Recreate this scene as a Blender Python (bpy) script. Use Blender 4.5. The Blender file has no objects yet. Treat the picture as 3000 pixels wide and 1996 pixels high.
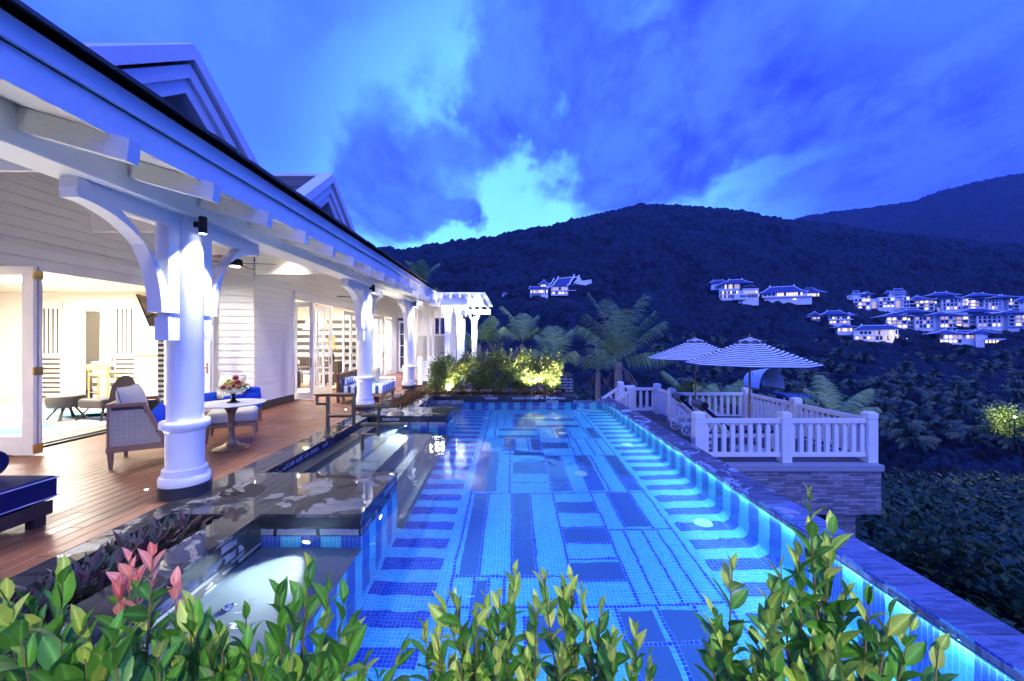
import bpy, math, random
import numpy as np
from mathutils import Vector, Matrix
R = math.radians
random.seed(7); RNG = np.random.default_rng(7)
sc = bpy.context.scene
COL = sc.collection

# ------------------------------------------------------------------ camera
cam_d = bpy.data.cameras.new("camera"); cam_d.lens = 14.0; cam_d.sensor_width = 36.0
cam_d.clip_start = 0.05; cam_d.clip_end = 6000
cam = bpy.data.objects.new("camera", cam_d); COL.objects.link(cam)
cam.location = (0, 0, 1.7); cam.rotation_euler = (R(90), 0, 0)
sc.camera = cam
sc.view_settings.view_transform = 'Standard'; sc.view_settings.look = 'None'
sc.view_settings.exposure = 0.25; sc.view_settings.gamma = 1.0
sc.render.engine = 'CYCLES'
cy = sc.cycles
cy.use_denoising = True
try: cy.denoiser = 'OPENIMAGEDENOISE'
except Exception: pass
cy.use_adaptive_sampling = True; cy.adaptive_threshold = 0.015
cy.max_bounces = 9; cy.diffuse_bounces = 3; cy.glossy_bounces = 4; cy.transmission_bounces = 6
cy.transparent_max_bounces = 8; cy.sample_clamp_indirect = 60.0; cy.blur_glossy = 0.3
cy.caustics_reflective = False; cy.caustics_refractive = True

# ------------------------------------------------------------------ node helper
class NT:
    def __init__(s, tree): s.t = tree; tree.nodes.clear()
    def n(s, typ, ins=None, **kw):
        nd = s.t.nodes.new(typ)
        for k, v in kw.items(): setattr(nd, k, v)
        if ins:
            for k, v in ins.items():
                sk = nd.inputs[k]
                if isinstance(v, bpy.types.NodeSocket): s.t.links.new(v, sk)
                else: sk.default_value = v
        return nd
    def m(s, op, a, b=None, c=None, clamp=False):
        ins = {0: a}
        if b is not None: ins[1] = b
        if c is not None: ins[2] = c
        return s.n('ShaderNodeMath', ins, operation=op, use_clamp=clamp).outputs[0]
    def mix(s, f, a, b, blend='MIX'):
        nd = s.n('ShaderNodeMix', None, data_type='RGBA', blend_type=blend)
        for i, v in ((0, f), (6, a), (7, b)):
            if isinstance(v, bpy.types.NodeSocket): s.t.links.new(v, nd.inputs[i])
            else: nd.inputs[i].default_value = v if i == 0 else (v if len(v) == 4 else (*v, 1))
        return nd.outputs[2]
    def ramp(s, v, lo, hi):
        return s.n('ShaderNodeMapRange', {0: v, 1: lo, 2: hi, 3: 0.0, 4: 1.0}, interpolation_type='SMOOTHSTEP').outputs[0]
    def noise(s, vec, scale, detail=3, rough=0.5, dist=0.0):
        ins = {'Scale': scale, 'Detail': detail, 'Roughness': rough, 'Distortion': dist}
        if vec is not None: ins['Vector'] = vec
        return s.n('ShaderNodeTexNoise', ins).outputs[0]
    def link(s, a, b): s.t.links.new(a, b)

# ------------------------------------------------------------------ sky (dusk, lit cloud)
world = bpy.data.worlds.new("World"); sc.world = world; world.use_nodes = True
w = NT(world.node_tree)
tc = w.n('ShaderNodeTexCoord').outputs['Generated']
sp = w.n('ShaderNodeSeparateXYZ', {0: tc}); X, Y, Z = sp.outputs
zc = w.m('MAXIMUM', Z, 0.0)
den = w.m('ADD', zc, 0.10)
px_ = w.m('DIVIDE', X, den); py_ = w.m('DIVIDE', Y, den)
pv = w.n('ShaderNodeCombineXYZ', {0: px_, 1: w.m('MULTIPLY', py_, 0.42), 2: 0.0}).outputs[0]
n1 = w.noise(pv, 1.15, 6, 0.55, 0.35)
n2 = w.noise(pv, 3.4, 5, 0.6, 0.2)
dirn = w.noise(tc, 5.5, 6, 0.62, 0.3)
ysafe = w.m('MAXIMUM', Y, 0.08)
nzw = w.n('ShaderNodeTexNoise', {'Vector': tc, 'Scale': 4.2, 'Detail': 5.0, 'Roughness': 0.6})
wsp = w.n('ShaderNodeSeparateXYZ', {0: nzw.outputs['Color']})
U = w.m('ADD', w.m('DIVIDE', X, ysafe), w.m('MULTIPLY', w.m('SUBTRACT', wsp.outputs[0], 0.5), 0.42))
V = w.m('ADD', w.m('DIVIDE', Z, ysafe), w.m('MULTIPLY', w.m('SUBTRACT', wsp.outputs[1], 0.5), 0.36))
def blob(u, v, su, sv, a, rot=0.0):
    c, s_ = math.cos(rot), math.sin(rot)
    du = w.m('SUBTRACT', U, u); dv = w.m('SUBTRACT', V, v)
    a1 = w.m('ADD', w.m('MULTIPLY', du, c / su), w.m('MULTIPLY', dv, s_ / su))
    a2 = w.m('ADD', w.m('MULTIPLY', du, -s_ / sv), w.m('MULTIPLY', dv, c / sv))
    r2 = w.m('ADD', w.m('MULTIPLY', a1, a1), w.m('MULTIPLY', a2, a2))
    return w.m('MULTIPLY', w.m('POWER', 2.718, w.m('MULTIPLY', r2, -1.0)), a)
dens = w.m('ADD', w.m('MULTIPLY', w.m('SUBTRACT', n1, 0.5), 1.25), w.m('ADD', w.m('MULTIPLY', w.m('SUBTRACT', n2, 0.5), 0.70), w.m('MULTIPLY', w.m('SUBTRACT', dirn, 0.5), 0.85)))
for b in ((-0.34, 0.40, 0.20, 0.15, 0.55), (-0.10, 0.66, 0.20, 0.24, 0.26), (-0.14, 0.34, 0.11, 0.035, 0.45), (0.30, 0.42, 0.24, 0.13, 0.45, 0.5),
          (0.62, 0.62, 0.55, 0.22, 0.45, -0.5), (0.95, 0.40, 0.3, 0.08, 0.05), (1.30, 0.52, 0.32, 0.2, 0.5), (0.72, 0.46, 0.25, 0.05, -0.35, 0.35), (0.22, 0.85, 0.35, 0.12, -0.05), (0.24, 0.66, 0.30, 0.10, 0.50, 0.8), (0.30, 0.86, 0.12, 0.04, -0.30, 0.5), (-0.12, 0.78, 0.06, 0.14, -0.40), (0.12, 0.60, 0.05, 0.05, -0.45, 0.5), (0.08, 0.92, 0.10, 0.05, -0.30, 0.7), (0.62, 0.42, 0.18, 0.03, -0.30, 0.3),
          (0.0, 0.42, 0.05, 0.12, -0.45, 0.12), (-0.20, 0.62, 0.035, 0.16, -0.25, 0.3), (-0.02, 0.56, 0.13, 0.07, 0.35), (0.10, 0.80, 0.12, 0.15, 0.25), (-0.06, 0.26, 0.26, 0.045, -0.75, 0.32), (-0.62, 0.46, 0.13, 0.34, -0.65, 0.3), (-0.30, 0.74, 0.30, 0.08, -0.35, 0.6), (0.03, 0.38, 0.12, 0.10, -0.35), (0.12, 0.44, 0.05, 0.12, -0.3, -0.6), (0.42, 0.25, 0.5, 0.05, -0.30), (0.36, 0.52, 0.08, 0.05, -0.25, 0.4),
          (-0.62, 0.78, 0.5, 0.12, 0.15)):
    dens = w.m('ADD', dens, blob(*b))
mask = w.ramp(dens, -0.24, 0.32)
gdir = w.n('ShaderNodeVectorMath', {0: tc, 1: (0.0, 0.945, 0.327)}, operation='DOT_PRODUCT').outputs['Value']
glow = w.ramp(gdir, 0.86, 1.0)
lowg = w.m('MULTIPLY', w.ramp(gdir, 0.78, 0.995), w.ramp(V, 0.56, 0.25))
clear = w.mix(glow, (0.095, 0.255, 1.0, 1), (0.24, 0.74, 1.0, 1))
clear = w.mix(lowg, clear, (0.30, 0.92, 1.0, 1))
leftness = w.ramp(X, 0.55, -0.35)
cl_d = w.mix(leftness, (0.028, 0.062, 0.46, 1), (0.062, 0.140, 0.60, 1))
cl_l = w.mix(leftness, (0.090, 0.21, 1.0, 1), (0.105, 0.27, 1.0, 1))
cloud = w.mix(w.ramp(w.m('ADD', w.m('MULTIPLY', dirn, 0.6), w.m('MULTIPLY', n2, 0.4)), 0.37, 0.61), cl_d, cl_l)
skyc = w.mix(mask, clear, cloud)
dark_r = w.m('MULTIPLY', w.ramp(X, 0.40, 0.95), w.ramp(V, 0.75, 0.30))
skyc = w.mix(w.m('MULTIPLY', dark_r, 0.6), skyc, (0.016, 0.030, 0.55, 1))
below = w.ramp(Z, 0.0, -0.08)
skyc = w.mix(below, skyc, (0.01, 0.02, 0.16, 1))
skyb = w.mix(1.0, skyc, (0.90, 1.0, 2.2, 1), 'MULTIPLY')
bg = w.n('ShaderNodeBackground', {'Color': skyb, 'Strength': 1.0})
w.link(bg.outputs[0], w.n('ShaderNodeOutputWorld').inputs[0])

# the sun is down: soft fill added from behind the camera, brightening front-facing whites
sun_d = bpy.data.lights.new("sun", 'SUN'); sun_d.energy = 0.85; sun_d.angle = R(60); sun_d.color = (0.86, 0.92, 1.0)
sun = bpy.data.objects.new("sun", sun_d); COL.objects.link(sun)
sun.rotation_euler = Vector((-0.15, 0.85, -0.75)).to_track_quat('-Z', 'Y').to_euler()

# ------------------------------------------------------------------ mesh helpers
class MB:
    def __init__(s): s.v = []; s.f = []; s.mi = []; s.uv = []; s.cm = 0; s.useuv = False; s.T = None
    def add(s, pts):
        i = len(s.v)
        if s.T is not None: pts = [tuple(s.T @ Vector(p)) for p in pts]
        s.v.extend(tuple(p) for p in pts); return i
    def face(s, idx, uv=None):
        s.f.append(tuple(idx)); s.mi.append(s.cm)
        if uv is not None: s.useuv = True
        s.uv.append(uv)
    def quad(s, a, b, c, d, uv=None):
        i = s.add([a, b, c, d]); s.face((i, i+1, i+2, i+3), uv); return s
    def box(s, x0, x1, y0, y1, z0, z1):
        i = s.add([(x0,y0,z0),(x1,y0,z0),(x1,y1,z0),(x0,y1,z0),(x0,y0,z1),(x1,y0,z1),(x1,y1,z1),(x0,y1,z1)])
        for q in ((3,2,1,0),(4,5,6,7),(0,1,5,4),(1,2,6,5),(2,3,7,6),(3,0,4,7)): s.face([i+k for k in q])
        return s
    def hexa(s, p):   # 8 points, bottom 4 ccw then top 4
        i = s.add(p)
        for q in ((3,2,1,0),(4,5,6,7),(0,1,5,4),(1,2,6,5),(2,3,7,6),(3,0,4,7)): s.face([i+k for k in q])
        return s
    def beam(s, a, b, wd, ht, up=(0,0,1)):   # bar from a to b, width wd across, height ht
        a = Vector(a); b = Vector(b); d = (b-a).normalized(); u = Vector(up)
        sd = d.cross(u).normalized(); u = sd.cross(d).normalized()
        sd *= wd/2; u *= ht/2
        return s.hexa([a-sd-u, a+sd-u, b+sd-u, b-sd-u, a-sd+u, a+sd+u, b+sd+u, b-sd+u])
    def tube(s, pts, r, n=10, cap=True):
        pts = [Vector(p) for p in pts]; k = len(pts)
        rs = r if isinstance(r, (list, tuple)) else [r]*k
        prev = None; rings = []
        for i, p in enumerate(pts):
            d = (pts[min(i+1,k-1)] - pts[max(i-1,0)]).normalized()
            if prev is None:
                up = Vector((0,0,1)) if abs(d.z) < .9 else Vector((1,0,0))
                sd = d.cross(up).normalized()
            else: sd = (prev - d*prev.dot(d)).normalized()
            prev = sd; u = sd.cross(d)
            rings.append(s.add([p + (sd*math.cos(2*math.pi*j/n) + u*math.sin(2*math.pi*j/n))*rs[i] for j in range(n)]))
        for i in range(k-1):
            for j in range(n):
                a, b = rings[i], rings[i+1]; j2 = (j+1) % n
                s.face((a+j, a+j2, b+j2, b+j))
        if cap:
            s.face([rings[0]+j for j in range(n)][::-1]); s.face([rings[-1]+j for j in range(n)])
        return s
    def lathe(s, cx, cy, prof, n=32, z0=0.0, sx=1.0, sy=1.0):
        rings = [s.add([(cx+r*sx*math.cos(2*math.pi*j/n), cy+r*sy*math.sin(2*math.pi*j/n), z0+z) for j in range(n)]) for r, z in prof]
        for a, b in zip(rings, rings[1:]):
            for j in range(n):
                j2 = (j+1) % n; s.face((a+j, a+j2, b+j2, b+j))
        s.face([rings[0]+j for j in range(n)][::-1]); s.face([rings[-1]+j for j in range(n)])
        return s
    def prism(s, poly, d0, d1, ax='x'):   # poly in the two other axes
        def P(a, b, d): return {'x': (d, a, b), 'y': (a, d, b), 'z': (a, b, d)}[ax]
        n = len(poly); i = s.add([P(a, b, d0) for a, b in poly] + [P(a, b, d1) for a, b in poly])
        s.face([i+k for k in range(n)][::-1]); s.face([i+n+k for k in range(n)])
        for k in range(n):
            k2 = (k+1) % n; s.face((i+k, i+k2, i+n+k2, i+n+k))
        return s
    def grid(s, fn, nu, nv, uvf=None):
        i = s.add([fn(a/nu, b/nv) for b in range(nv+1) for a in range(nu+1)])
        for b in range(nv):
            for a in range(nu):
                q = i + b*(nu+1) + a
                uv = None
                if uvf: uv = [uvf(x/nu, y/nv) for x, y in ((a,b),(a+1,b),(a+1,b+1),(a,b+1))]
                s.face((q, q+1, q+nu+2, q+nu+1), uv)
        return s
    def build(s, name, mats, parent=None, bevel=0.0, smooth=None, seg=2, sub=0, solid=0):
        me = bpy.data.meshes.new(name)
        me.from_pydata(s.v, [], s.f)
        for mt in (mats if isinstance(mats, (list, tuple)) else [mats]): me.materials.append(mt)
        if any(s.mi): me.polygons.foreach_set('material_index', s.mi)
        if s.useuv:
            ul = me.uv_layers.new(name='UVMap'); k = 0; flat = []
            for f, u in zip(s.f, s.uv):
                for j in range(len(f)): flat.extend(u[j] if u else (0, 0))
            ul.data.foreach_set('uv', flat)
        if smooth is not None:
            me.polygons.foreach_set('use_smooth', [True]*len(me.polygons))
            me.set_sharp_from_angle(angle=R(smooth))
        o = bpy.data.objects.new(name, me); COL.objects.link(o)
        if parent is not None: o.parent = parent
        if sub:
            md = o.modifiers.new('sub', 'SUBSURF'); md.levels = sub; md.render_levels = sub
        if bevel:
            md = o.modifiers.new('bevel', 'BEVEL'); md.width = bevel; md.segments = seg; md.limit_method = 'ANGLE'; md.angle_limit = R(40)
            md.harden_normals = False
        return o

def np_mesh(name, V_, F_, mats, parent=None, mi=None, smooth=False):
    me = bpy.data.meshes.new(name)
    V_ = np.asarray(V_, dtype=np.float32); F_ = np.asarray(F_, dtype=np.int32)
    me.vertices.add(len(V_)); me.vertices.foreach_set('co', V_.ravel())
    me.loops.add(F_.size); me.loops.foreach_set('vertex_index', F_.ravel())
    me.polygons.add(len(F_)); k = F_.shape[1]
    me.polygons.foreach_set('loop_start', np.arange(0, F_.size, k, dtype=np.int32))
    me.polygons.foreach_set('loop_total', np.full(len(F_), k, dtype=np.int32))
    if mi is not None: me.polygons.foreach_set('material_index', np.asarray(mi, dtype=np.int32))
    if smooth: me.polygons.foreach_set('use_smooth', np.ones(len(F_), dtype=bool))
    me.update(); me.validate()
    for mt in (mats if isinstance(mats, (list, tuple)) else [mats]): me.materials.append(mt)
    o = bpy.data.objects.new(name, me); COL.objects.link(o)
    if parent is not None: o.parent = parent
    return o

def tag(o, label=None, cat=None, group=None, kind=None):
    if label: o['label'] = label
    if cat: o['category'] = cat
    if group: o['group'] = group
    if kind: o['kind'] = kind
    return o
def thing(name, label, cat, loc=(0,0,0), rz=0.0, group=None, scale=1.0):
    o = bpy.data.objects.new(name, None); COL.objects.link(o); o.location = loc; o.rotation_euler = (0, 0, rz)
    o.empty_display_size = 0.2; o.scale = (scale,)*3
    return tag(o, label, cat, group)
CH = {}
def kids(o): return [c for c in bpy.data.objects if c.parent == o]
def copy_tree(o, parent=None, _k=None):
    c = o.copy(); COL.objects.link(c); c.parent = parent
    for ch in kids(o): copy_tree(ch, c)
    return c
def dup(o, loc, rz=0.0, label=None, scale=1.0, group=None):
    c = copy_tree(o); c.location = loc; c.rotation_euler = (0, 0, rz); c.scale = (scale,)*3
    if label: c['label'] = label
    if group: c['group'] = group
    return c
def lamp(name, typ, loc, energy, color=(1,1,1), target=None, parent=None, **kw):
    d = bpy.data.lights.new(name, typ); d.energy = energy; d.color = color
    for k, v in kw.items(): setattr(d, k, v)
    o = bpy.data.objects.new(name, d); COL.objects.link(o); o.location = loc
    if target is not None: o.rotation_euler = (Vector(target) - Vector(loc)).to_track_quat('-Z', 'Y').to_euler()
    if parent is not None: o.parent = parent
    return o

# ------------------------------------------------------------------ materials
def mat(name, col, rough=0.5, metal=0.0, var=0.0, vscale=6.0, col2=None, bump=0.0, bscale=30.0, emit=None, estr=0.0, spec=0.5, island=0.0, stretch=None, coat=0.0):
    m = bpy.data.materials.new(name); m.use_nodes = True; t = NT(m.node_tree)
    b = t.n('ShaderNodeBsdfPrincipled', {'Roughness': rough, 'Metallic': metal, 'Specular IOR Level': spec, 'Coat Weight': coat})
    c4 = (*col, 1)
    cs = None; vec = None
    if var or bump or col2:
        vec = t.n('ShaderNodeTexCoord').outputs['Object']
        if stretch: vec = t.n('ShaderNodeMapping', {0: vec, 3: stretch}).outputs[0]
    if col2 is not None:
        nz = t.noise(vec, vscale, 5, 0.6); cs = t.mix(t.ramp(nz, 0.38, 0.62), c4, (*col2, 1))
    elif var:
        nz = t.noise(vec, vscale, 5, 0.6)
        cs = t.mix(nz, tuple(max(0, x*(1-var)) for x in col)+(1,), tuple(min(1, x*(1+var)) for x in col)+(1,))
    if island:
        ri = t.n('ShaderNodeNewGeometry').outputs['Random Per Island']
        f = t.n('ShaderNodeMapRange', {0: ri, 3: 1-island, 4: 1+island}).outputs[0]
        cs = t.mix(1.0, cs if cs is not None else c4, t.n('ShaderNodeCombineXYZ', {0: f, 1: f, 2: f}).outputs[0], 'MULTIPLY')
    if cs is not None: t.link(cs, b.inputs['Base Color'])
    else: b.inputs['Base Color'].default_value = c4
    if bump:
        bn = t.n('ShaderNodeBump', {'Height': t.noise(vec, bscale, 4, 0.6), 'Strength': bump, 'Distance': 0.02})
        t.link(bn.outputs[0], b.inputs['Normal'])
    if emit is not None:
        b.inputs['Emission Color'].default_value = (*emit, 1); b.inputs['Emission Strength'].default_value = estr
    t.link(b.outputs[0], t.n('ShaderNodeOutputMaterial').inputs[0])
    return m
M = {}
M['white'] = mat('white_paint', (0.77, 0.77, 0.75), 0.46, var=0.11, vscale=3.5, bump=0.06, bscale=45)
M['white2'] = mat('white_rafter_paint', (0.70, 0.70, 0.68), 0.5, var=0.14, vscale=9.0, bump=0.12, bscale=25, stretch=(1, 8, 8))
M['siding'] = mat('white_siding', (0.72, 0.71, 0.69), 0.45, var=0.07, vscale=3.0, bump=0.12, bscale=22, stretch=(6, 0.7, 9))
M['cream'] = mat('cream_paint', (0.75, 0.70, 0.62), 0.5, var=0.04)
M['beige'] = mat('beige_wall', (0.66, 0.52, 0.38), 0.6, var=0.04)
M['grey_wood'] = mat('dark_grain_veneer', (0.05, 0.042, 0.04), 0.5, col2=(0.09, 0.08, 0.075), vscale=9, stretch=(1, 1, 9))
M['black'] = mat('black_metal', (0.015, 0.015, 0.017), 0.35, metal=0.6)
M['bronze'] = mat('bronze_tube', (0.26, 0.21, 0.12), 0.30, metal=1.0, var=0.25, vscale=14)
M['brass'] = mat('brass', (0.55, 0.38, 0.12), 0.35, metal=1.0)
M['rust'] = mat('aged_gilt_pedestal', (0.30, 0.21, 0.11), 0.45, metal=0.5, col2=(0.16, 0.10, 0.06), vscale=11, bump=0.25, bscale=30)
M['teak'] = mat('teak_frame', (0.30, 0.17, 0.10), 0.45, var=0.25, vscale=8, stretch=(2, 2, 9), bump=0.1)
M['teak_red'] = mat('headboard_wood', (0.20, 0.09, 0.05), 0.5, var=0.25, vscale=8)
M['navy'] = mat('navy_canvas', (0.008, 0.012, 0.075), 0.8, var=0.12, vscale=5, bump=0.15, bscale=260, spec=0.2)
M['piping'] = mat('white_piping', (0.5, 0.52, 0.7), 0.7)
M['linen'] = mat('linen_fabric', (0.52, 0.50, 0.47), 0.9, var=0.10, vscale=40, stretch=(1, 1, 0.05), bump=0.2, bscale=220, spec=0.15)
M['blue_fab'] = mat('blue_fabric', (0.02, 0.08, 0.60), 0.85, var=0.08, bump=0.15, bscale=200, spec=0.15)
M['teal_pipe'] = mat('teal_piping', (0.02, 0.17, 0.25), 0.8)
M['dark_fab'] = mat('charcoal_upholstery', (0.075, 0.062, 0.058), 0.75, var=0.1, bump=0.1, bscale=200)
M['dark_wood'] = mat('dark_wood', (0.04, 0.028, 0.022), 0.4)
M['basalt'] = mat('black_base_stone', (0.03, 0.032, 0.036), 0.35, var=0.4, vscale=8, bump=0.2)
M['slate_pool'] = mat('pool_slate', (0.075, 0.145, 0.31), 0.75, var=0.16, vscale=2.2, spec=0.1)
M['step_stone'] = mat('step_stone', (0.11, 0.145, 0.16), 0.5, var=0.15, vscale=2.5)
M['coping'] = mat('coping_basalt', (0.05, 0.055, 0.075), 0.35, var=0.2)
M['lens'] = mat('lamp_lens', (1, 1, 1), 0.3, emit=(0.93, 0.97, 1.0), estr=14.0)
M['warm_lens'] = mat('warm_lamp_lens', (1, 1, 1), 0.3, emit=(1.0, 0.88, 0.62), estr=18.0)
M['disc'] = mat('pale_drain_disc', (0.62, 0.78, 0.80), 0.4)
M['steel'] = mat('steel_jet', (0.7, 0.72, 0.75), 0.2, metal=1.0)
M['soil'] = mat('dark_soil', (0.035, 0.025, 0.02), 0.95, var=0.3, bump=0.5, bscale=40)
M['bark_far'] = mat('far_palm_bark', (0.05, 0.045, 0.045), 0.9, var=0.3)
M['bark'] = mat('palm_bark', (0.17, 0.14, 0.12), 0.85, col2=(0.26, 0.23, 0.20), vscale=5, stretch=(1, 1, 8), bump=0.4, bscale=14)
M['stem'] = mat('shrub_stem', (0.13, 0.09, 0.045), 0.7)
M['shingle'] = mat('roof_shingle', (0.075, 0.065, 0.06), 0.75, island=0.45, bump=0.3, bscale=20)
M['room_floor'] = mat('interior_boards', (0.50, 0.36, 0.25), 0.3, var=0.12, vscale=5, stretch=(0.6, 6, 1))
M['marble'] = mat('dark_marble', (0.06, 0.055, 0.055), 0.2, col2=(0.22, 0.2, 0.19), vscale=4)
M['glass_bowl'] = None
M['red_fruit'] = mat('red_fruit', (0.35, 0.02, 0.02), 0.3); M['orange'] = mat('orange_fruit', (0.75, 0.25, 0.03), 0.45)
M['yellow'] = mat('yellow_fruit', (0.60, 0.45, 0.07), 0.45); M['green_fruit'] = mat('green_fruit', (0.25, 0.32, 0.06), 0.4)
M['lit_window'] = mat('lit_window', (0.8, 0.7, 0.5), 0.4, emit=(1.0, 0.82, 0.50), estr=1.2)
M['warm_window'] = mat('curtained_window', (0.5, 0.4, 0.3), 0.4, emit=(1.0, 0.70, 0.34), estr=.42)
M['cane'] = mat('cane_strands', (0.48, 0.43, 0.33), 0.7, var=.2)
M['dim_window'] = mat('dark_window', (0.02, 0.025, 0.04), 0.2)
M['villa'] = mat('villa_render', (0.82, 0.82, 0.82), 0.7, var=0.06, vscale=0.3)
M['villa_roof'] = mat('villa_roof_tile', (0.03, 0.06, 0.20), 0.6, var=0.2, vscale=0.6)
M['ridge'] = mat('villa_ridge', (0.75, 0.78, 0.85), 0.6)
M['sea_white'] = mat('white_sail_roof', (0.7, 0.72, 0.75), 0.5, var=0.1)
M['rope'] = mat('white_rope', (0.6, 0.6, 0.6), 0.8)

def leafmat(name, col, col2, rough=0.42, trans=0.38, vein=False):
    m = bpy.data.materials.new(name); m.use_nodes = True; t = NT(m.node_tree)
    ri = t.n('ShaderNodeNewGeometry').outputs['Random Per Island']
    c = t.mix(ri, (*col, 1), (*col2, 1))
    if vein:
        at = t.n('ShaderNodeAttribute', attribute_name='mid').outputs['Fac']
        c = t.mix(t.m('MULTIPLY', t.m('POWER', at, 5.0), 0.55), c, tuple(min(1, x*1.9+.04) for x in col2)+(1,))
        oc = t.n('ShaderNodeTexCoord').outputs['Object']
        c = t.mix(t.m('MULTIPLY', t.ramp(t.noise(oc, 55, 4, .65), .52, .75), .35), c, tuple(x*.45 for x in col)+(1,))
    b = t.n('ShaderNodeBsdfPrincipled', {'Base Color': c, 'Roughness': rough, 'Specular IOR Level': 0.4})
    tr = t.n('ShaderNodeBsdfTranslucent', {'Color': c})
    mx = t.n('ShaderNodeMixShader', {0: trans, 1: b.outputs[0], 2: tr.outputs[0]})
    t.link(mx.outputs[0], t.n('ShaderNodeOutputMaterial').inputs[0]); return m
M['leaf'] = leafmat('green_leaf', (0.035, 0.14, 0.016), (0.10, 0.29, 0.03), 0.36, vein=True)
M['leaf_young'] = leafmat('young_leaf', (0.22, 0.38, 0.04), (0.42, 0.50, 0.09), 0.4, vein=True)
M['leaf_pink'] = leafmat('pink_leaf', (0.62, 0.10, 0.10), (0.72, 0.28, 0.22), 0.45, vein=True)
M['hedge_leaf'] = leafmat('hedge_leaf', (0.025, 0.09, 0.015), (0.36, 0.40, 0.14), 0.45)
M['hedge_leaf_red'] = leafmat('reddish_ground_leaf', (0.14, 0.03, 0.02), (0.12, 0.10, 0.03), 0.5)
M['purple'] = leafmat('purple_strap_leaf', (0.022, 0.055, 0.030), (0.075, 0.022, 0.045), 0.45, 0.15)
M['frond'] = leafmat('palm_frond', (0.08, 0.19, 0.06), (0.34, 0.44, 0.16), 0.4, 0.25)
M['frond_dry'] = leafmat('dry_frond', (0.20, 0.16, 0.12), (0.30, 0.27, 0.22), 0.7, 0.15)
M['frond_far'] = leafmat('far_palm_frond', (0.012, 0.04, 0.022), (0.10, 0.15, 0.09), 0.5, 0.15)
M['bush'] = leafmat('valley_bush_leaf', (0.008, 0.032, 0.010), (0.040, 0.10, 0.028), 0.5, 0.2)

def deck_mat():
    m = bpy.data.materials.new('wet_timber_boards'); m.use_nodes = True; t = NT(m.node_tree)
    oc = t.n('ShaderNodeTexCoord').outputs['Object']
    ri = t.n('ShaderNodeNewGeometry').outputs['Random Per Island']
    off = t.n('ShaderNodeCombineXYZ', {0: 0.0, 1: t.m('MULTIPLY', ri, 50.0), 2: 0.0}).outputs[0]
    v = t.n('ShaderNodeVectorMath', {0: oc, 1: off}, operation='ADD').outputs[0]
    v = t.n('ShaderNodeMapping', {0: v, 3: (14, 1.0, 5)}).outputs[0]
    g = t.noise(v, 2.2, 6, 0.62, 0.6)
    c = t.mix(g, (0.105, 0.034, 0.018, 1), (0.27, 0.105, 0.052, 1))
    c = t.mix(t.m('MULTIPLY', ri, 0.45), c, (0.20, 0.085, 0.05, 1))
    wet = t.noise(oc, 1.3, 4, 0.6)
    rough = t.n('ShaderNodeMapRange', {0: wet, 1: 0.35, 2: 0.65, 3: 0.28, 4: 0.52}).outputs[0]
    bn = t.n('ShaderNodeBump', {'Height': g, 'Strength': 0.12, 'Distance': 0.01})
    b = t.n('ShaderNodeBsdfPrincipled', {'Base Color': c, 'Roughness': rough, 'Normal': bn.outputs[0]})
    t.link(b.outputs[0], t.n('ShaderNodeOutputMaterial').inputs[0]); return m
M['deck'] = deck_mat()

def wetstone(name, dry, wet, scale=1.6, thr=0.5, joints=None):
    """dark stone, part of it under a film of water with ragged edges"""
    m = bpy.data.materials.new(name); m.use_nodes = True; t = NT(m.node_tree)
    oc = t.n('ShaderNodeTexCoord').outputs['Object']
    n = t.noise(oc, scale, 6, 0.62, 0.9)
    k = t.n('ShaderNodeMapRange', {0: n, 1: thr-0.012, 2: thr+0.012}).outputs[0]
    grain = t.noise(oc, 9, 5, 0.6)
    veins = t.noise(t.n('ShaderNodeMapping', {0: oc, 2: (0, 0, 0.5), 3: (1, 7, 1)}).outputs[0], 1.6, 4, 0.6, 1.5)
    d = t.mix(grain, tuple(x*0.7 for x in dry)+(1,), tuple(min(1, x*1.3) for x in dry)+(1,))
    d2 = t.mix(t.ramp(veins, 0.45, 0.6), d, tuple(x*0.55 for x in dry)+(1,))
    wv = t.mix(t.ramp(veins, 0.45, 0.6), (*wet, 1), tuple(x*0.5 for x in wet)+(1,))
    c = t.mix(k, d2, wv)
    rg = t.n('ShaderNodeMapRange', {0: k, 3: 0.42, 4: 0.03}).outputs[0]
    h = t.m('ADD', t.m('MULTIPLY', k, 0.15), t.m('MULTIPLY', t.m('SUBTRACT', 1.0, k), t.m('MULTIPLY', grain, 0.35)))
    bn = t.n('ShaderNodeBump', {'Height': h, 'Strength': 0.35, 'Distance': 0.006})
    b = t.n('ShaderNodeBsdfPrincipled', {'Base Color': c, 'Roughness': rg, 'Normal': bn.outputs[0]})
    t.link(b.outputs[0], t.n('ShaderNodeOutputMaterial').inputs[0]); return m
M['wetstone'] = wetstone('wet_basalt_paving', (0.16, 0.155, 0.15), (0.045, 0.043, 0.042), 1.7, 0.44)
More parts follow.
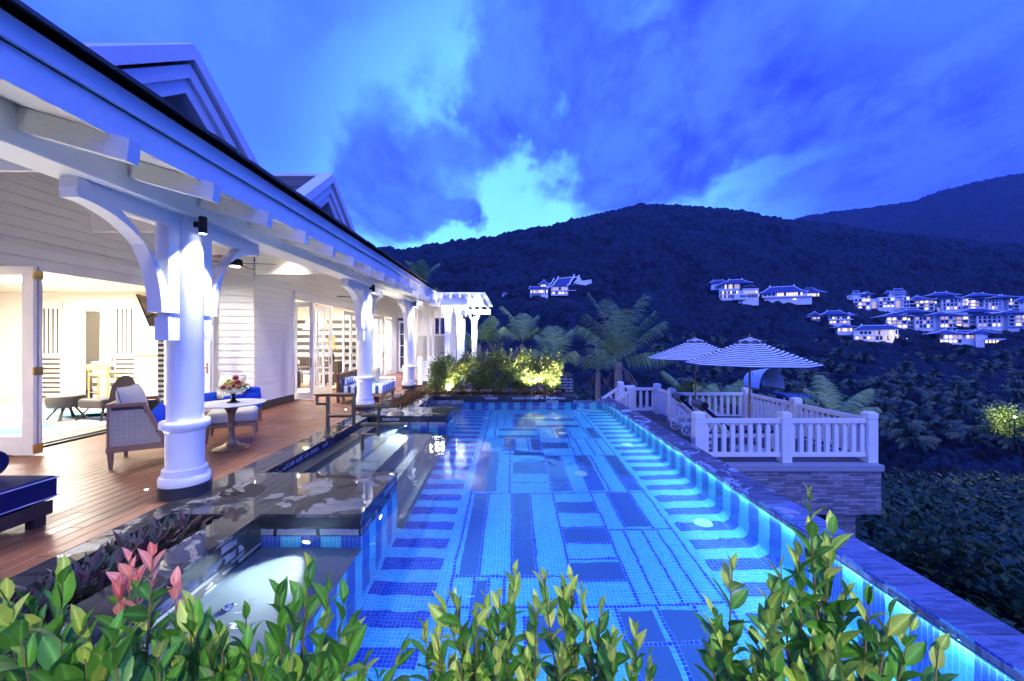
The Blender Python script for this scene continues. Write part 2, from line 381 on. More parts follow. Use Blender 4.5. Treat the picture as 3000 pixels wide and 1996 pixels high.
def blockwall(name):
    m = bpy.data.materials.new(name); m.use_nodes = True; t = NT(m.node_tree)
    oc = t.n('ShaderNodeTexCoord').outputs['Object']; o3 = t.n('ShaderNodeSeparateXYZ', {0: oc})
    nn = t.n('ShaderNodeSeparateXYZ', {0: t.n('ShaderNodeNewGeometry').outputs['Normal']})
    ax = t.m('ABSOLUTE', nn.outputs[0]); s = t.m('ADD', t.m('MULTIPLY', o3.outputs[1], ax), t.m('MULTIPLY', o3.outputs[0], t.m('SUBTRACT', 1.0, ax)))
    v = t.n('ShaderNodeCombineXYZ', {0: s, 1: t.m('ADD', o3.outputs[2], 0.02), 2: 0.0}).outputs[0]
    wob = t.n('ShaderNodeVectorMath', {0: t.n('ShaderNodeTexNoise', {'Vector': oc, 'Scale': 14.0, 'Detail': 4.0}).outputs['Color'], 3: 0.03}, operation='SCALE').outputs[0]
    v2 = t.n('ShaderNodeVectorMath', {0: v, 1: wob}, operation='ADD').outputs[0]
    br = t.n('ShaderNodeTexBrick', {'Vector': v2, 'Color1': (1, 1, 1, 1), 'Color2': (.25, .25, .25, 1), 'Mortar': (0, 0, 0, 1), 'Scale': 1.0, 'Mortar Size': 0.016, 'Mortar Smooth': 0.0, 'Brick Width': 0.42, 'Row Height': 0.098, 'Bias': 0.0})
    b0 = t.n('ShaderNodeTexBrick', {'Vector': v, 'Scale': 1.0, 'Mortar Size': 0.003, 'Brick Width': 0.42, 'Row Height': 0.098})
    n = t.noise(oc, 3.0, 5, 0.6)
    k = t.m('MULTIPLY', t.m('GREATER_THAN', t.m('MULTIPLY', br.outputs[0], n), 0.30), t.m('SUBTRACT', 1.0, b0.outputs[1]))
    gr = t.noise(oc, 20, 4, 0.6)
    c = t.mix(k, (0.02, 0.021, 0.026, 1), t.mix(gr, (0.10, 0.11, 0.15, 1), (0.24, 0.26, 0.33, 1)))
    rg = t.n('ShaderNodeMapRange', {0: k, 3: 0.08, 4: 0.5}).outputs[0]
    bn = t.n('ShaderNodeBump', {'Height': t.m('SUBTRACT', t.m('MULTIPLY', gr, 0.3), b0.outputs[1]), 'Strength': 0.4, 'Distance': 0.006})
    b = t.n('ShaderNodeBsdfPrincipled', {'Base Color': c, 'Roughness': rg, 'Normal': bn.outputs[0]})
    t.link(b.outputs[0], t.n('ShaderNodeOutputMaterial').inputs[0]); return m
M['wetwall'] = blockwall('wet_basalt_blocks')
M['copestone'] = wetstone('coping_stone', (0.42, 0.45, 0.55), (0.17, 0.19, 0.27), 1.9, 0.43)

def tile_mat(name, c1, c2, grout, pitch=0.0393):
    m = bpy.data.materials.new(name); m.use_nodes = True; t = NT(m.node_tree)
    uv = t.n('ShaderNodeTexCoord').outputs['UV']
    s = t.n('ShaderNodeVectorMath', {0: uv, 3: 1.0/pitch}, operation='SCALE').outputs[0]
    fr = t.n('ShaderNodeVectorMath', {0: s}, operation='FRACTION').outputs[0]
    fl = t.n('ShaderNodeVectorMath', {0: s}, operation='FLOOR').outputs[0]
    sx = t.n('ShaderNodeSeparateXYZ', {0: fr})
    def edge(q): return t.m('MINIMUM', q, t.m('SUBTRACT', 1.0, q))
    e = t.m('MINIMUM', edge(sx.outputs[0]), edge(sx.outputs[1]))
    k = t.ramp(e, 0.045, 0.095)
    rn = t.n('ShaderNodeTexWhiteNoise', {0: fl}, noise_dimensions='3D').outputs[0]
    big = t.noise(uv, 3.0, 3, 0.6)
    tc_ = t.mix(t.m('ADD', t.m('MULTIPLY', rn, 0.65), t.m('MULTIPLY', big, 0.35)), (*c1, 1), (*c2, 1))
    c = t.mix(k, (*grout, 1), tc_)
    bn = t.n('ShaderNodeBump', {'Height': k, 'Strength': 0.3, 'Distance': 0.003})
    b = t.n('ShaderNodeBsdfPrincipled', {'Base Color': c, 'Roughness': 0.3, 'Normal': bn.outputs[0]})
    t.link(b.outputs[0], t.n('ShaderNodeOutputMaterial').inputs[0]); return m
M['tile_l'] = tile_mat('turquoise_mosaic', (0.05, 0.38, 0.58), (0.12, 0.55, 0.68), (0.30, 0.66, 0.80))
M['tile_d'] = tile_mat('cobalt_mosaic', (0.010, 0.028, 0.30), (0.028, 0.065, 0.46), (0.13, 0.27, 0.58))
M['tile_x'] = tile_mat('mosaic_line', (0.012, 0.035, 0.45), (0.03, 0.08, 0.62), (0.30, 0.55, 0.80))

def water_mat():
    m = bpy.data.materials.new('pool_water'); m.use_nodes = True; t = NT(m.node_tree)
    oc = t.n('ShaderNodeTexCoord').outputs['Object']
    v1 = t.n('ShaderNodeMapping', {0: oc, 3: (1.0, 1.0, 1.0)}).outputs[0]
    h = t.m('ADD', t.m('MULTIPLY', t.noise(v1, 2.6, 2, 0.5, 0.4), 0.75), t.m('MULTIPLY', t.noise(t.n('ShaderNodeMapping', {0: oc, 3: (0.7, 1.6, 1)}).outputs[0], 9.0, 2, 0.5, 0.2), 0.06))
    bn = t.n('ShaderNodeBump', {'Height': h, 'Strength': 0.42, 'Distance': 0.02})
    b = t.n('ShaderNodeBsdfGlass', {'Color': (0.92, 0.98, 1.0, 1), 'Roughness': 0.012, 'IOR': 1.333, 'Normal': bn.outputs[0]})
    t.link(b.outputs[0], t.n('ShaderNodeOutputMaterial').inputs[0]); return m
M['water'] = water_mat()
def pane_mat(name='window_glass', tint=(0.95, 0.97, 1.0)):
    m = bpy.data.materials.new(name); m.use_nodes = True; t = NT(m.node_tree)
    ge = t.n('ShaderNodeNewGeometry')
    dt = t.m('ABSOLUTE', t.n('ShaderNodeVectorMath', {0: ge.outputs['Incoming'], 1: ge.outputs['Normal']}, operation='DOT_PRODUCT').outputs['Value'])
    fr = t.m('ADD', 0.05, t.m('MULTIPLY', t.m('POWER', t.m('SUBTRACT', 1.0, dt), 5.0), 0.9), clamp=True)
    g = t.n('ShaderNodeBsdfGlossy', {'Color': (1, 1, 1, 1), 'Roughness': 0.01})
    tr = t.n('ShaderNodeBsdfTransparent', {'Color': (*tint, 1)})
    mx = t.n('ShaderNodeMixShader', {0: fr, 1: tr.outputs[0], 2: g.outputs[0]})
    t.link(mx.outputs[0], t.n('ShaderNodeOutputMaterial').inputs[0]); return m
M['pane'] = pane_mat()
M['bowl'] = pane_mat('bowl_glass', (0.85, 0.88, 0.9))

def stripe_mat(name, ca, cb, period, axis=0, uv=False, duty=0.5, bump=0.1):
    m = bpy.data.materials.new(name); m.use_nodes = True; t = NT(m.node_tree)
    c = t.n('ShaderNodeTexCoord').outputs['UV' if uv else 'Object']
    s3 = t.n('ShaderNodeSeparateXYZ', {0: c}); s = s3.outputs[axis if axis < 3 else 1]
    if axis == 3:   # stripes turn the corner: along x on the short end, along y elsewhere
        ny = t.m('ABSOLUTE', t.n('ShaderNodeSeparateXYZ', {0: t.n('ShaderNodeTexCoord').outputs['Normal']}).outputs[1]); g_ = t.m('GREATER_THAN', ny, 0.5)
        s = t.m('ADD', t.m('MULTIPLY', s3.outputs[0], g_), t.m('MULTIPLY', s3.outputs[1], t.m('SUBTRACT', 1.0, g_)))
    f = t.m('FRACT', t.m('DIVIDE', s, period))
    k = t.m('GREATER_THAN', f, duty)
    bn = t.n('ShaderNodeBump', {'Height': t.noise(c, 6.0 if uv else 180.0, 3), 'Strength': bump, 'Distance': 0.005})
    b = t.n('ShaderNodeBsdfPrincipled', {'Base Color': t.mix(k, (*ca, 1), (*cb, 1)), 'Roughness': 0.8, 'Specular IOR Level': 0.2, 'Normal': bn.outputs[0]})
    t.link(b.outputs[0], t.n('ShaderNodeOutputMaterial').inputs[0]); return m
M['daystripe'] = stripe_mat('blue_white_stripe', (0.015, 0.11, 0.30), (0.80, 0.80, 0.80), 0.185, 3)
M['umb'] = stripe_mat('navy_white_canopy_stripe', (0.88, 0.86, 0.74), (0.012, 0.03, 0.12), 1.0/15, 1, uv=True, duty=0.52)
M['lstripe'] = stripe_mat('cushion_stripe', (0.015, 0.015, 0.03), (0.35, 0.36, 0.42), 0.06, 1, duty=0.7)
M['check'] = stripe_mat('check_curtain', (0.06, 0.06, 0.07), (0.6, 0.58, 0.55), 0.12, 2)

def stone_wall_mat():
    m = bpy.data.materials.new('split_slate_cladding'); m.use_nodes = True; t = NT(m.node_tree)
    oc = t.n('ShaderNodeTexCoord').outputs['Object']
    v = t.n('ShaderNodeMapping', {0: oc, 1: (0, 0, 0), 2: (R(90), 0, 0)}).outputs[0]
    br = t.n('ShaderNodeTexBrick', {'Vector': v, 'Color1': (0.24, 0.25, 0.30, 1), 'Color2': (0.62, 0.64, 0.72, 1), 'Mortar': (0.03, 0.03, 0.04, 1), 'Scale': 1.0, 'Mortar Size': 0.0035, 'Brick Width': 0.33, 'Row Height': 0.042, 'Bias': -0.2}, offset=0.37, squash=1.0)
    nz = t.noise(oc, 7, 5, 0.7)
    c = t.mix(0.75, br.outputs[0], t.n('ShaderNodeCombineXYZ', {0: nz, 1: nz, 2: nz}).outputs[0], 'MULTIPLY')
    hh = t.m('ADD', br.outputs[1], t.m('MULTIPLY', nz, -1.0))
    bn = t.n('ShaderNodeBump', {'Height': hh, 'Strength': 0.6, 'Distance': -0.02})
    b = t.n('ShaderNodeBsdfPrincipled', {'Base Color': c, 'Roughness': 0.55, 'Normal': bn.outputs[0]})
    t.link(b.outputs[0], t.n('ShaderNodeOutputMaterial').inputs[0]); return m
M['slatewall'] = stone_wall_mat()
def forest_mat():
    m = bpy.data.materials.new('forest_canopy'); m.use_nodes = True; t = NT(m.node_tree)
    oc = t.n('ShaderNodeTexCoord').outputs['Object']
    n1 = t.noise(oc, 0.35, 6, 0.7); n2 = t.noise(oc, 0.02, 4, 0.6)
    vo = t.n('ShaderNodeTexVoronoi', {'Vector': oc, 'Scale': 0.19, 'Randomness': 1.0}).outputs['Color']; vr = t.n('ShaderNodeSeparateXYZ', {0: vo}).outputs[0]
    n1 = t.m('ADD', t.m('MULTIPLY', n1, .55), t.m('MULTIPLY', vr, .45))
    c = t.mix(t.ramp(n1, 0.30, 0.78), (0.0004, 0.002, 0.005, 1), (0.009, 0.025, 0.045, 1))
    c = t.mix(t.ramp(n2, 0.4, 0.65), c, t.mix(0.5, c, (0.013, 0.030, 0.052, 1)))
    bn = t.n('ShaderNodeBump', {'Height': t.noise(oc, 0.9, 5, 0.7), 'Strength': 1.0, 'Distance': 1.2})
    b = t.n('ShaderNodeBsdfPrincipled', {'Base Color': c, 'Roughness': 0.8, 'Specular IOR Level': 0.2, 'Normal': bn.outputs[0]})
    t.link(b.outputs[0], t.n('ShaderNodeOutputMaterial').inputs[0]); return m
M['forest'] = forest_mat()
# ================================================================== POOL AND DECK
WZ = -0.21; PZ = -1.41; TP = 0.0393; SW = 5*TP; PER = 2*SW
def strips(a0, a1, phase):
    """cut [a0,a1] into alternating dark/light strips; dark from phase to phase+SW"""
    k = math.floor((a0-phase)/SW); out = []
    while True:
        s0 = phase+k*SW; s1 = s0+SW
        if s0 >= a1: break
        if s1 > a0: out.append((max(s0, a0), min(s1, a1), 1 if k % 2 == 0 else 0))
        k += 1
    return out
pb = MB()          # basin: 0 light,1 dark,2 slate,3 line,4 step stone
def wall_x(x, y0, y1, z0, z1, face, phase=2.67):
    for a, b, c in strips(y0, y1, phase):
        pb.cm = c
        q = [(x,a,z0),(x,b,z0),(x,b,z1),(x,a,z1)]; uv = [(a-phase,z0-PZ),(b-phase,z0-PZ),(b-phase,z1-PZ),(a-phase,z1-PZ)]
        if face > 0: q = q; 
        else: q = q[::-1]; uv = uv[::-1]
        pb.quad(*q, uv=uv)
def wall_y(y, x0, x1, z0, z1, face, phase=-1.475):
    for a, b, c in strips(x0, x1, phase):
        pb.cm = c
        q = [(a,y,z0),(b,y,z0),(b,y,z1),(a,y,z1)]; uv = [(a-phase,z0-PZ),(b-phase,z0-PZ),(b-phase,z1-PZ),(a-phase,z1-PZ)]
        if face > 0: q = q[::-1]; uv = uv[::-1]
        pb.quad(*q, uv=uv)
Y0P, Y1P = 1.35, 12.3; XR = 2.87; XL = -1.475
# right wall with a rounded foot that runs on into the floor stripes
prof = [(XR, WZ+0.05), (XR, PZ+0.14)]
for k in range(1, 7):
    a = math.pi/2*k/6; prof.append((XR-0.14+0.14*math.cos(a), PZ+0.14-0.14*math.sin(a)))
L = [0.0]
for p, q in zip(prof, prof[1:]): L.append(L[-1]+math.dist(p, q))
for a, b, c in strips(Y0P, Y1P, 2.67):
    pb.cm = c
    for i in range(len(prof)-1):
        (xa, za), (xb, zb) = prof[i], prof[i+1]
        pb.quad((xa,b,za),(xa,a,za),(xb,a,zb),(xb,b,zb), uv=[(b-2.67,L[i]),(a-2.67,L[i]),(a-2.67,L[i+1]),(b-2.67,L[i+1])])
# floor pattern, painted cell by cell on the mosaic grid and merged into rectangles
XF = XR-0.14; nx = int(round((XF-XL)/TP)); gx = (XF-XL)/nx; ny = int(round((Y1P-Y0P)/TP)); gy = (Y1P-Y0P)/ny
G = np.zeros((ny, nx), dtype=int)
def paint(x0, x1, y0, y1, c):
    i0 = int(round((x0-XL)/gx)); i1 = max(i0+1, int(round((x1-XL)/gx))); j0 = int(round((y0-Y0P)/gy)); j1 = max(j0+1, int(round((y1-Y0P)/gy)))
    G[max(j0, 0):max(j1, 0), max(i0, 0):max(i1, 0)] = c
for k in range(-8, 24):
    y = 3.55+PER*k; paint(-1.43, -0.76, y, y+SW, 1)
    y = 2.67+PER*k; paint(2.15, XF+.1, y, y+SW, 1)
def vl(x, y0, y1): paint(x-TP/2, x+TP/2, y0, y1, 3)
def hl(y, x0, x1): paint(x0, x1, y-TP/2, y+TP/2, 3)
def sl(*r): paint(*r, 2)
for r in ((-.59,-.37,4.25,6.15),(0,.27,4.25,6.15),(.66,1.20,4.19,4.46),(.66,1.20,4.86,5.14),(.66,1.20,5.54,5.88),(1.49,1.78,5.14,6.15),
          (-.36,-.26,3.0,4.19),(1.02,1.33,3.39,3.75),(1.40,1.71,3.39,3.75),(1.02,1.33,3.0,3.36),(1.40,1.71,3.0,3.36),(0.1,.5,3.3,3.7),(-.5,0,2.4,2.8),
          (-.6,-.25,6.2,8.15),(0,.60,6.92,7.52),(0,.60,7.86,8.16),(.66,.94,6.2,7.82),(1.24,1.49,6.2,7.82),(1.84,2.02,6.2,7.82),(.66,1.20,8.30,8.72),
          (-.15,.06,8.22,9.02),(.40,.61,8.22,9.02),(-.34,.60,9.07,9.33),(-.34,.60,9.70,9.96),(1.03,1.33,9.07,9.96),(1.82,2.02,9.07,9.96),
          (.66,1.72,10.05,10.30),(.66,1.72,10.76,11.06),(.05,.60,10.05,11.06),(.05,.9,11.2,11.62),(.3,1.0,2.4,2.9),(1.4,1.7,2.2,2.9)): sl(*r)
for x, a, b in ((-.63,Y0P,Y1P),(2.06,Y0P,Y1P),(-.35,4.22,6.17),(-.02,4.22,6.17),(.29,4.22,6.17),(.63,3.79,6.17),(1.22,3.79,7.84),(1.43,3.79,5.11),(1.64,3.79,5.11),(1.85,3.79,5.11),
                (1.47,5.11,6.17),(1.80,5.11,6.17),(-.39,2.8,4.22),(-.24,2.8,4.22),(-.075,2.8,4.22),(1.36,2.2,3.79),(.99,2.2,3.79),(1.74,2.2,3.79),(.1,2.2,3.7),
                (-.05,6.17,8.19),(.63,6.17,9.99),(1.52,6.17,7.84),(1.82,6.17,7.84),(.96,6.17,7.84),(1.24,7.84,9.04),(1.41,7.84,9.04),(1.63,7.84,9.04),(1.83,7.84,9.04),
                (-.17,8.19,9.04),(.08,8.19,9.04),(.37,8.19,9.04),(-.38,9.04,9.99),(.99,9.04,9.99),(1.36,9.04,9.99),(1.76,9.04,11.65),(-.41,9.99,11.1),(-.19,9.99,11.1),(.02,9.99,11.1),(.63,9.99,11.1),
                (-.44,11.1,11.65),(-.19,11.1,11.65),(1.62,11.1,11.65)): vl(x, a, b)
for y, a, b in ((3.79,-.63,2.06),(3.38,.99,1.74),(2.95,-.63,2.06),(4.22,-.63,.63),(4.16,.63,1.22),(4.49,.63,1.22),(4.83,.63,1.22),(5.17,.63,1.22),(5.52,.63,1.22),(5.11,1.22,2.06),(6.17,-.63,2.06),
                (6.55,-.02,.63),(7.84,.63,2.06),(8.19,-.63,.63),(9.04,-.63,2.06),(9.99,-.63,2.06),(11.10,-.63,2.06),(11.65,-.63,2.06),(2.2,-.63,2.06)): hl(y, a, b)
done = np.zeros_like(G, dtype=bool)
for j in range(ny):
    i = 0
    while i < nx:
        if done[j, i]: i += 1; continue
        c = G[j, i]; i1 = i
        while i1 < nx and G[j, i1] == c and not done[j, i1]: i1 += 1
        j1 = j+1
        while j1 < ny and (G[j1, i:i1] == c).all() and not done[j1, i:i1].any(): j1 += 1
        done[j:j1, i:i1] = True
        xa, xb, ya, yb = XL+i*gx, XL+i1*gx, Y0P+j*gy, Y0P+j1*gy
        pb.cm = int(c); sx, sy = TP/gx, TP/gy
        pb.quad((xa,ya,PZ),(xb,ya,PZ),(xb,yb,PZ),(xa,yb,PZ), uv=[((xa-XL)*sx,(ya-Y0P)*sy),((xb-XL)*sx,(ya-Y0P)*sy),((xb-XL)*sx,(yb-Y0P)*sy),((xa-XL)*sx,(yb-Y0P)*sy)])
        i = i1
wall_y(Y1P, -2.42, XR, PZ, WZ-0.02, -1, 1.43)
wall_y(Y0P, -2.45, XR, PZ, -0.03, +1)
# ledge blocks, shelves and steps below the water
SH = -0.48
for ya, yb in ((3.9, 5.13), (9.0, 10.2)):
    wall_x(XL, ya, yb, PZ, -0.23, 1, ya+.02)
    wall_y(ya, -3.19, XL, PZ, -0.23, -1, XL-SW*1.02); wall_y(yb, -3.19, XL, PZ, -0.23, 1)
wall_x(XL, Y0P, 3.9, PZ, SH-0.02, 1, 3.55); wall_x(XL, 10.2, Y1P, PZ, SH-0.02, 1, 3.55)
pb.cm = 4
pb.box(-2.45, XL+0.004, Y0P, 3.897, SH-0.02, SH); pb.box(-2.42, XL+0.004, 10.203, Y1P-.003, SH-0.02, SH)
steps = ((-3.187, -2.93, -0.146), (-2.93, -2.52, -0.37), (-2.52, -2.13, -0.63), (-2.13, -1.76, -0.89), (-1.76, -1.40, -1.15))
for x0, x1, z in steps:
    pb.cm = 5 if z > -.2 else 4
    pb.box(x0, x1, 5.133, 8.997, PZ-0.05, z)
basin = tag(pb.build('pool', [M['tile_l'], M['tile_d'], M['slate_pool'], M['tile_x'], M['step_stone'], M['basalt']]), kind='structure')
pb = None
wm = MB(); wm.grid(lambda u, v: (-2.928+u*(XR+2.928), Y0P+v*(Y1P-Y0P), WZ), 6, 12)
tag(wm.build('water', M['water']), kind='structure')

# paving and raised blocks round the pool, each top slab over black blockwork
ps = MB()
def slab(x0, x1, y0, y1, zb=-0.23):
    t = 0.035
    ps.cm = 0; ps.box(x0, x1, y0, y1, -t, 0.0)
    ps.cm = 1; ps.box(x0+.006, x1-.004, y0+.006, y1-.006, zb, -t)
def under(x0, x1, y0, y1): ps.cm = 1; ps.box(x0, x1, y0, y1, -1.6, -0.24)
XD = -3.60
slab(XD, -3.36, 0.3, 3.9); slab(-2.80, -2.45, 0.3, 3.9)
slab(XD, XL, 3.9, 5.13)
slab(XD, -3.19, 5.133, 8.997)
slab(XD, XL, 9.0, 10.2)
slab(XD, -3.30, 10.2, 14.0); slab(-2.75, -2.42, 10.2, 12.3)
slab(-2.75, 1.99, 12.3, 12.52)
under(XD, -2.452, 0.3, 3.89); under(XD, -3.192, 3.89, 9.9); under(XD, -2.43, 9.9, 14.0); under(-2.43, 1.99, 12.31, 13.9)
ps.cm = 1; ps.box(1.99, 2.10, 12.3, 13.3, -0.24, -0.06); ps.box(1.45, 2.05, 13.3, 14.6, -1.5, 0.55)
tag(ps.build('paving', [M['wetstone'], M['wetwall']], bevel=0.004), kind='structure')
# tile joints of the block courses
# coping of the long free edge
cp = MB(); y = Y0P-.6; 
while y < 13.0:
    y2 = min(y+0.60, 13.0); cp.box(XR-0.012, 3.28, y+.004, y2-.002, -0.235, -0.18); y = y2
cp.cm = 1; cp.box(XR+.03, 3.25, Y0P-.6, 13.0, -3.2, -0.24)
cp.cm = 0; cp.box(1.99, XR-.014, 12.3, 12.55, -0.235, -0.18); cp.box(1.9, 3.28, 0.6, Y0P, -0.235, -0.18)
cp.cm = 1; cp.box(2.0, XR, 12.33, 12.5, -3.2, -0.24)
tag(cp.build('pool_edge', [M['copestone'], M['slatewall']], bevel=0.006), kind='structure')

# deck boards
dk = MB()
x = -3.605; i = 0
while x > -8.2:
    yy = 0.2 - random.random()*2
    while yy < 21.5:
        y2 = yy+random.uniform(3.4, 4.6)
        if not (x < -6.3 and y2 < 9.4 and False):
            dk.box(x-0.136, x, yy, min(y2, 21.6)-0.004, -0.03, 0.0)
        yy = y2
    x -= 0.141
tag(dk.build('deck', M['deck'], bevel=0.003, seg=1), kind='structure')
db = MB(); db.box(-8.3, -3.62, 0, 22, -0.25, -0.05)
tag(db.build('deck_base', M['basalt']), kind='structure')

# floor drain discs in the pool
for i, (x, y, r, lb) in enumerate(((1.2, 6.92, .11, 'pale round drain cover on the slate panel in the middle of the pool floor'), (2.46, 8.53, .12, 'pale round disc on the right pool floor stripes, farther from the camera'),
                  (2.50, 5.21, .12, 'pale round disc on the right pool floor stripes, nearer to the camera'), (-.72, 11.16, .10, 'small pale disc on the far left of the pool floor'),
                  (1.2, 11.09, .10, 'small pale disc on the pool floor near the far wall below the depth marking'), (1.2, 9.49, .10, 'small pale disc on the dark slate rectangle towards the far end of the pool'))):
    d = MB(); d.lathe(0, 0, ((r, 0), (r, .008), (r*.9, .014), (r*.3, .014), (.0001, .012)), 28)
    o = d.build('drain_cover', M['disc'], smooth=30); o.location = (x, y, PZ+.001); tag(o, lb, 'drain cover', 'drain covers on the pool floor')
# jets in the shelf of the near bay
for i, (x, y, lb) in enumerate(((-2.17, 3.05, 'round steel jet set in the shallow shelf near the stone block'), (-2.14, 2.35, 'round steel jet set in the shallow shelf close to the foreground leaves'))):
    t = thing('pool_jet', lb, 'pool jet', (x, y, SH), group='jets in the shallow shelf')
    MB().lathe(0, 0, ((.045, 0), (.045, .006), (.036, .012), (.030, .008), (.0001, .008)), 24).build('ring', M['steel'], t, smooth=30)
    MB().lathe(0, 0, ((.016, .008), (.016, .02), (.0001, .022)), 16).build('nozzle', M['steel'], t, smooth=30)
# underwater lamps
def pool_lamp(loc, d, energy, lb, ang=95, blend=.8, col=(.30, .64, 1.0)):
    t = thing('pool_light', lb, 'pool light', loc, group='underwater lights in the pool walls')
    dv = Vector(d).normalized(); q = dv.to_track_quat('Z', 'Y').to_matrix().to_4x4()
    r = MB(); r.T = q; r.lathe(0, 0, ((.055, -.004), (.055, .012), (.042, .012), (.042, -.004)), 24); r.build('ring', M['steel'], t, smooth=30)
    l = MB(); l.T = q; l.lathe(0, 0, ((.041, 0), (.041, .008), (.0001, .010)), 20); l.build('lens', M['lens'], t)
    lamp('pool_lamp', 'SPOT', tuple(dv*0.03), energy*0.85, col, tuple(dv*0.03+Vector(d).normalized()+Vector((0, 0, -0.16))), t, spot_size=R(ang), spot_blend=blend, shadow_soft_size=.03)
    return t
pool_lamp((-2.0, 3.885, -0.33), (-.22, -1, -.14), 420, 'glaring underwater light in the near face of the front stone block', 75, col=(.85, .95, 1))
pool_lamp((XL+.005, 4.42, -0.33), (1, 0, 0), 120, 'glaring underwater light in the right face of the front stone block', 110)
pool_lamp((-2.42, 8.985, -0.27), (-.06, -1, -.10), 620, 'glaring underwater light in the near face of the far stone block over the steps', 60, col=(.85, .95, 1))
pool_lamp((XL+.005, 9.6, -0.33), (1, 0, 0), 110, 'glaring underwater light in the right face of the far stone block', 110)
pool_lamp((XL+.005, 7.0, -0.80), (1, 0, 0), 0.01, 'unlit') if False else None
pool_lamp((-0.4, Y0P+.01, -0.45), (0.1, 1, 0), 150, 'assumed underwater light in the near end wall left of the middle', 120)  # both near end lights are assumed, out of view, brightening the floor
pool_lamp((1.6, Y0P+.01, -0.45), (0, 1, 0), 170, 'assumed underwater light in the near end wall towards the free edge', 120)
# light strip under the lip of the free edge
t = thing('edge_light', 'turquoise glowing light strip under the lip of the long free pool edge', 'light strip', (XR-.03, 6.9, -0.23))
MB().box(-.012, .012, -5.2, 5.2, 0, .012).build('housing', M['steel'], t)
for k in range(9):
    lamp('strip_lamp', 'AREA', (-.012, -4.6+k*1.15, -.012), 13.0, (.45, .95, 1.0), (.03, -4.6+k*1.15, -1.0), t, shape='RECTANGLE', size=1.1, size_y=.02) if False else None
la = lamp('strip_lamp', 'AREA', (-.012, 0, -.012), 115.0, (.42, .95, 1.0), None, t, shape='RECTANGLE', size=.022, size_y=10.0)
la.rotation_euler = (0, R(-38), 0)

# ================================================================== HOUSE
house = thing('house', 'long white weatherboard pool house with dormers, veranda columns and open lit glass doors', 'house', (-5.5, 9, 0))
HX, HY = -5.5, 9.0
def H(mb, name, mats, **k):
    o = mb.build(name, mats, house, **k); o.location = (-HX, -HY, 0); return o
def rafz(x): return 1.7 + 1.417 + (-2.67-x)*0.293
# ---- roof
YE0, YE1 = 0.2, 16.3
f1 = MB(); f1.box(-2.815, -2.79, YE0, YE1, 3.132, 3.345); H(f1, 'fascia', M['white'], bevel=.004)
f2 = MB(); f2.box(-2.815, -2.765, YE0, YE1, 3.345, 3.50); f2.box(-2.815, -2.745, YE0, YE1, 3.345, 3.365); H(f2, 'fascia', M['white'], bevel=.006)
rf = MB(); SL = 0.55; row = 0; xx = -2.68; zz = 3.515
rr = random.Random(3)
while xx > -9.0:
    dx = 0.24; y = YE0-rr.random()*.3
    while y < YE1:
        wd = rr.uniform(.22, .36) if xx > -4 else 4.0
        y2 = min(y+wd, YE1); j = rr.uniform(-.012, .012) if xx > -4 else 0
        z0 = zz; t_ = .022+rr.uniform(0, .008)
        rf.hexa([(xx+j+.02, y+.003, z0-.004), (xx+j+.02, y2-.003, z0-.004), (xx-dx-.05, y2-.003, z0-.004+(dx+.07)*SL), (xx-dx-.05, y+.003, z0-.004+(dx+.07)*SL),
                 (xx+j+.02, y+.003, z0+t_), (xx+j+.02, y2-.003, z0+t_), (xx-dx-.05, y2-.003, z0+.004+(dx+.07)*SL), (xx-dx-.05, y+.003, z0+.004+(dx+.07)*SL)])
        y = y2
    xx -= dx; zz += dx*SL
H(rf, 'roof', M['shingle'])
rb = MB(); rb.quad((-2.79, YE0, 3.47), (-2.79, YE1, 3.47), (-9.2, YE1, 3.47+6.41*SL), (-9.2, YE0, 3.47+6.41*SL)); H(rb, 'roof_underlay', M['basalt'])
ce = MB(); xx = -2.81
while xx > -8.4:
    ce.hexa([(xx, YE0, rafz(xx)), (xx-.118, YE0, rafz(xx-.118)), (xx-.118, 21.4, rafz(xx-.118)), (xx, 21.4, rafz(xx)),
             (xx, YE0, rafz(xx)+.02), (xx-.118, YE0, rafz(xx-.118)+.02), (xx-.118, 21.4, rafz(xx-.118)+.02), (xx, 21.4, rafz(xx)+.02)]); xx -= .12
H(ce, 'ceiling', M['white'])
for k in range(18):
    y = 2.784 - 0.8 + 0.795*k
    if y > YE1: break
    r = MB()
    def rp(x, dz): return rafz(x)-.004+dz
    r.hexa([(-3.452, y, rp(-3.452, -.17)), (-2.69, y, rp(-2.69, -.165)), (-2.69, y+.09, rp(-2.69, -.165)), (-3.452, y+.09, rp(-3.452, -.17)),
            (-3.452, y, rp(-3.452, 0)), (-2.67, y, rp(-2.67, 0)), (-2.67, y+.09, rp(-2.67, 0)), (-3.452, y+.09, rp(-3.452, 0))])
    H(r, 'rafter', M['white2'], bevel=.004)
bm = MB(); bm.box(-3.80, -3.45, 0.3, 16.2, 3.05, 3.36); H(bm, 'beam', M['white'], bevel=.006)
# end gable closing board
eg = MB(); eg.prism([(-2.79, 3.13), (-2.79, 3.5), (-8.0, 3.5+5.21*SL), (-8.0, rafz(-8.0))], 16.24, 16.30, 'y'); H(eg, 'gable_board', M['white'])

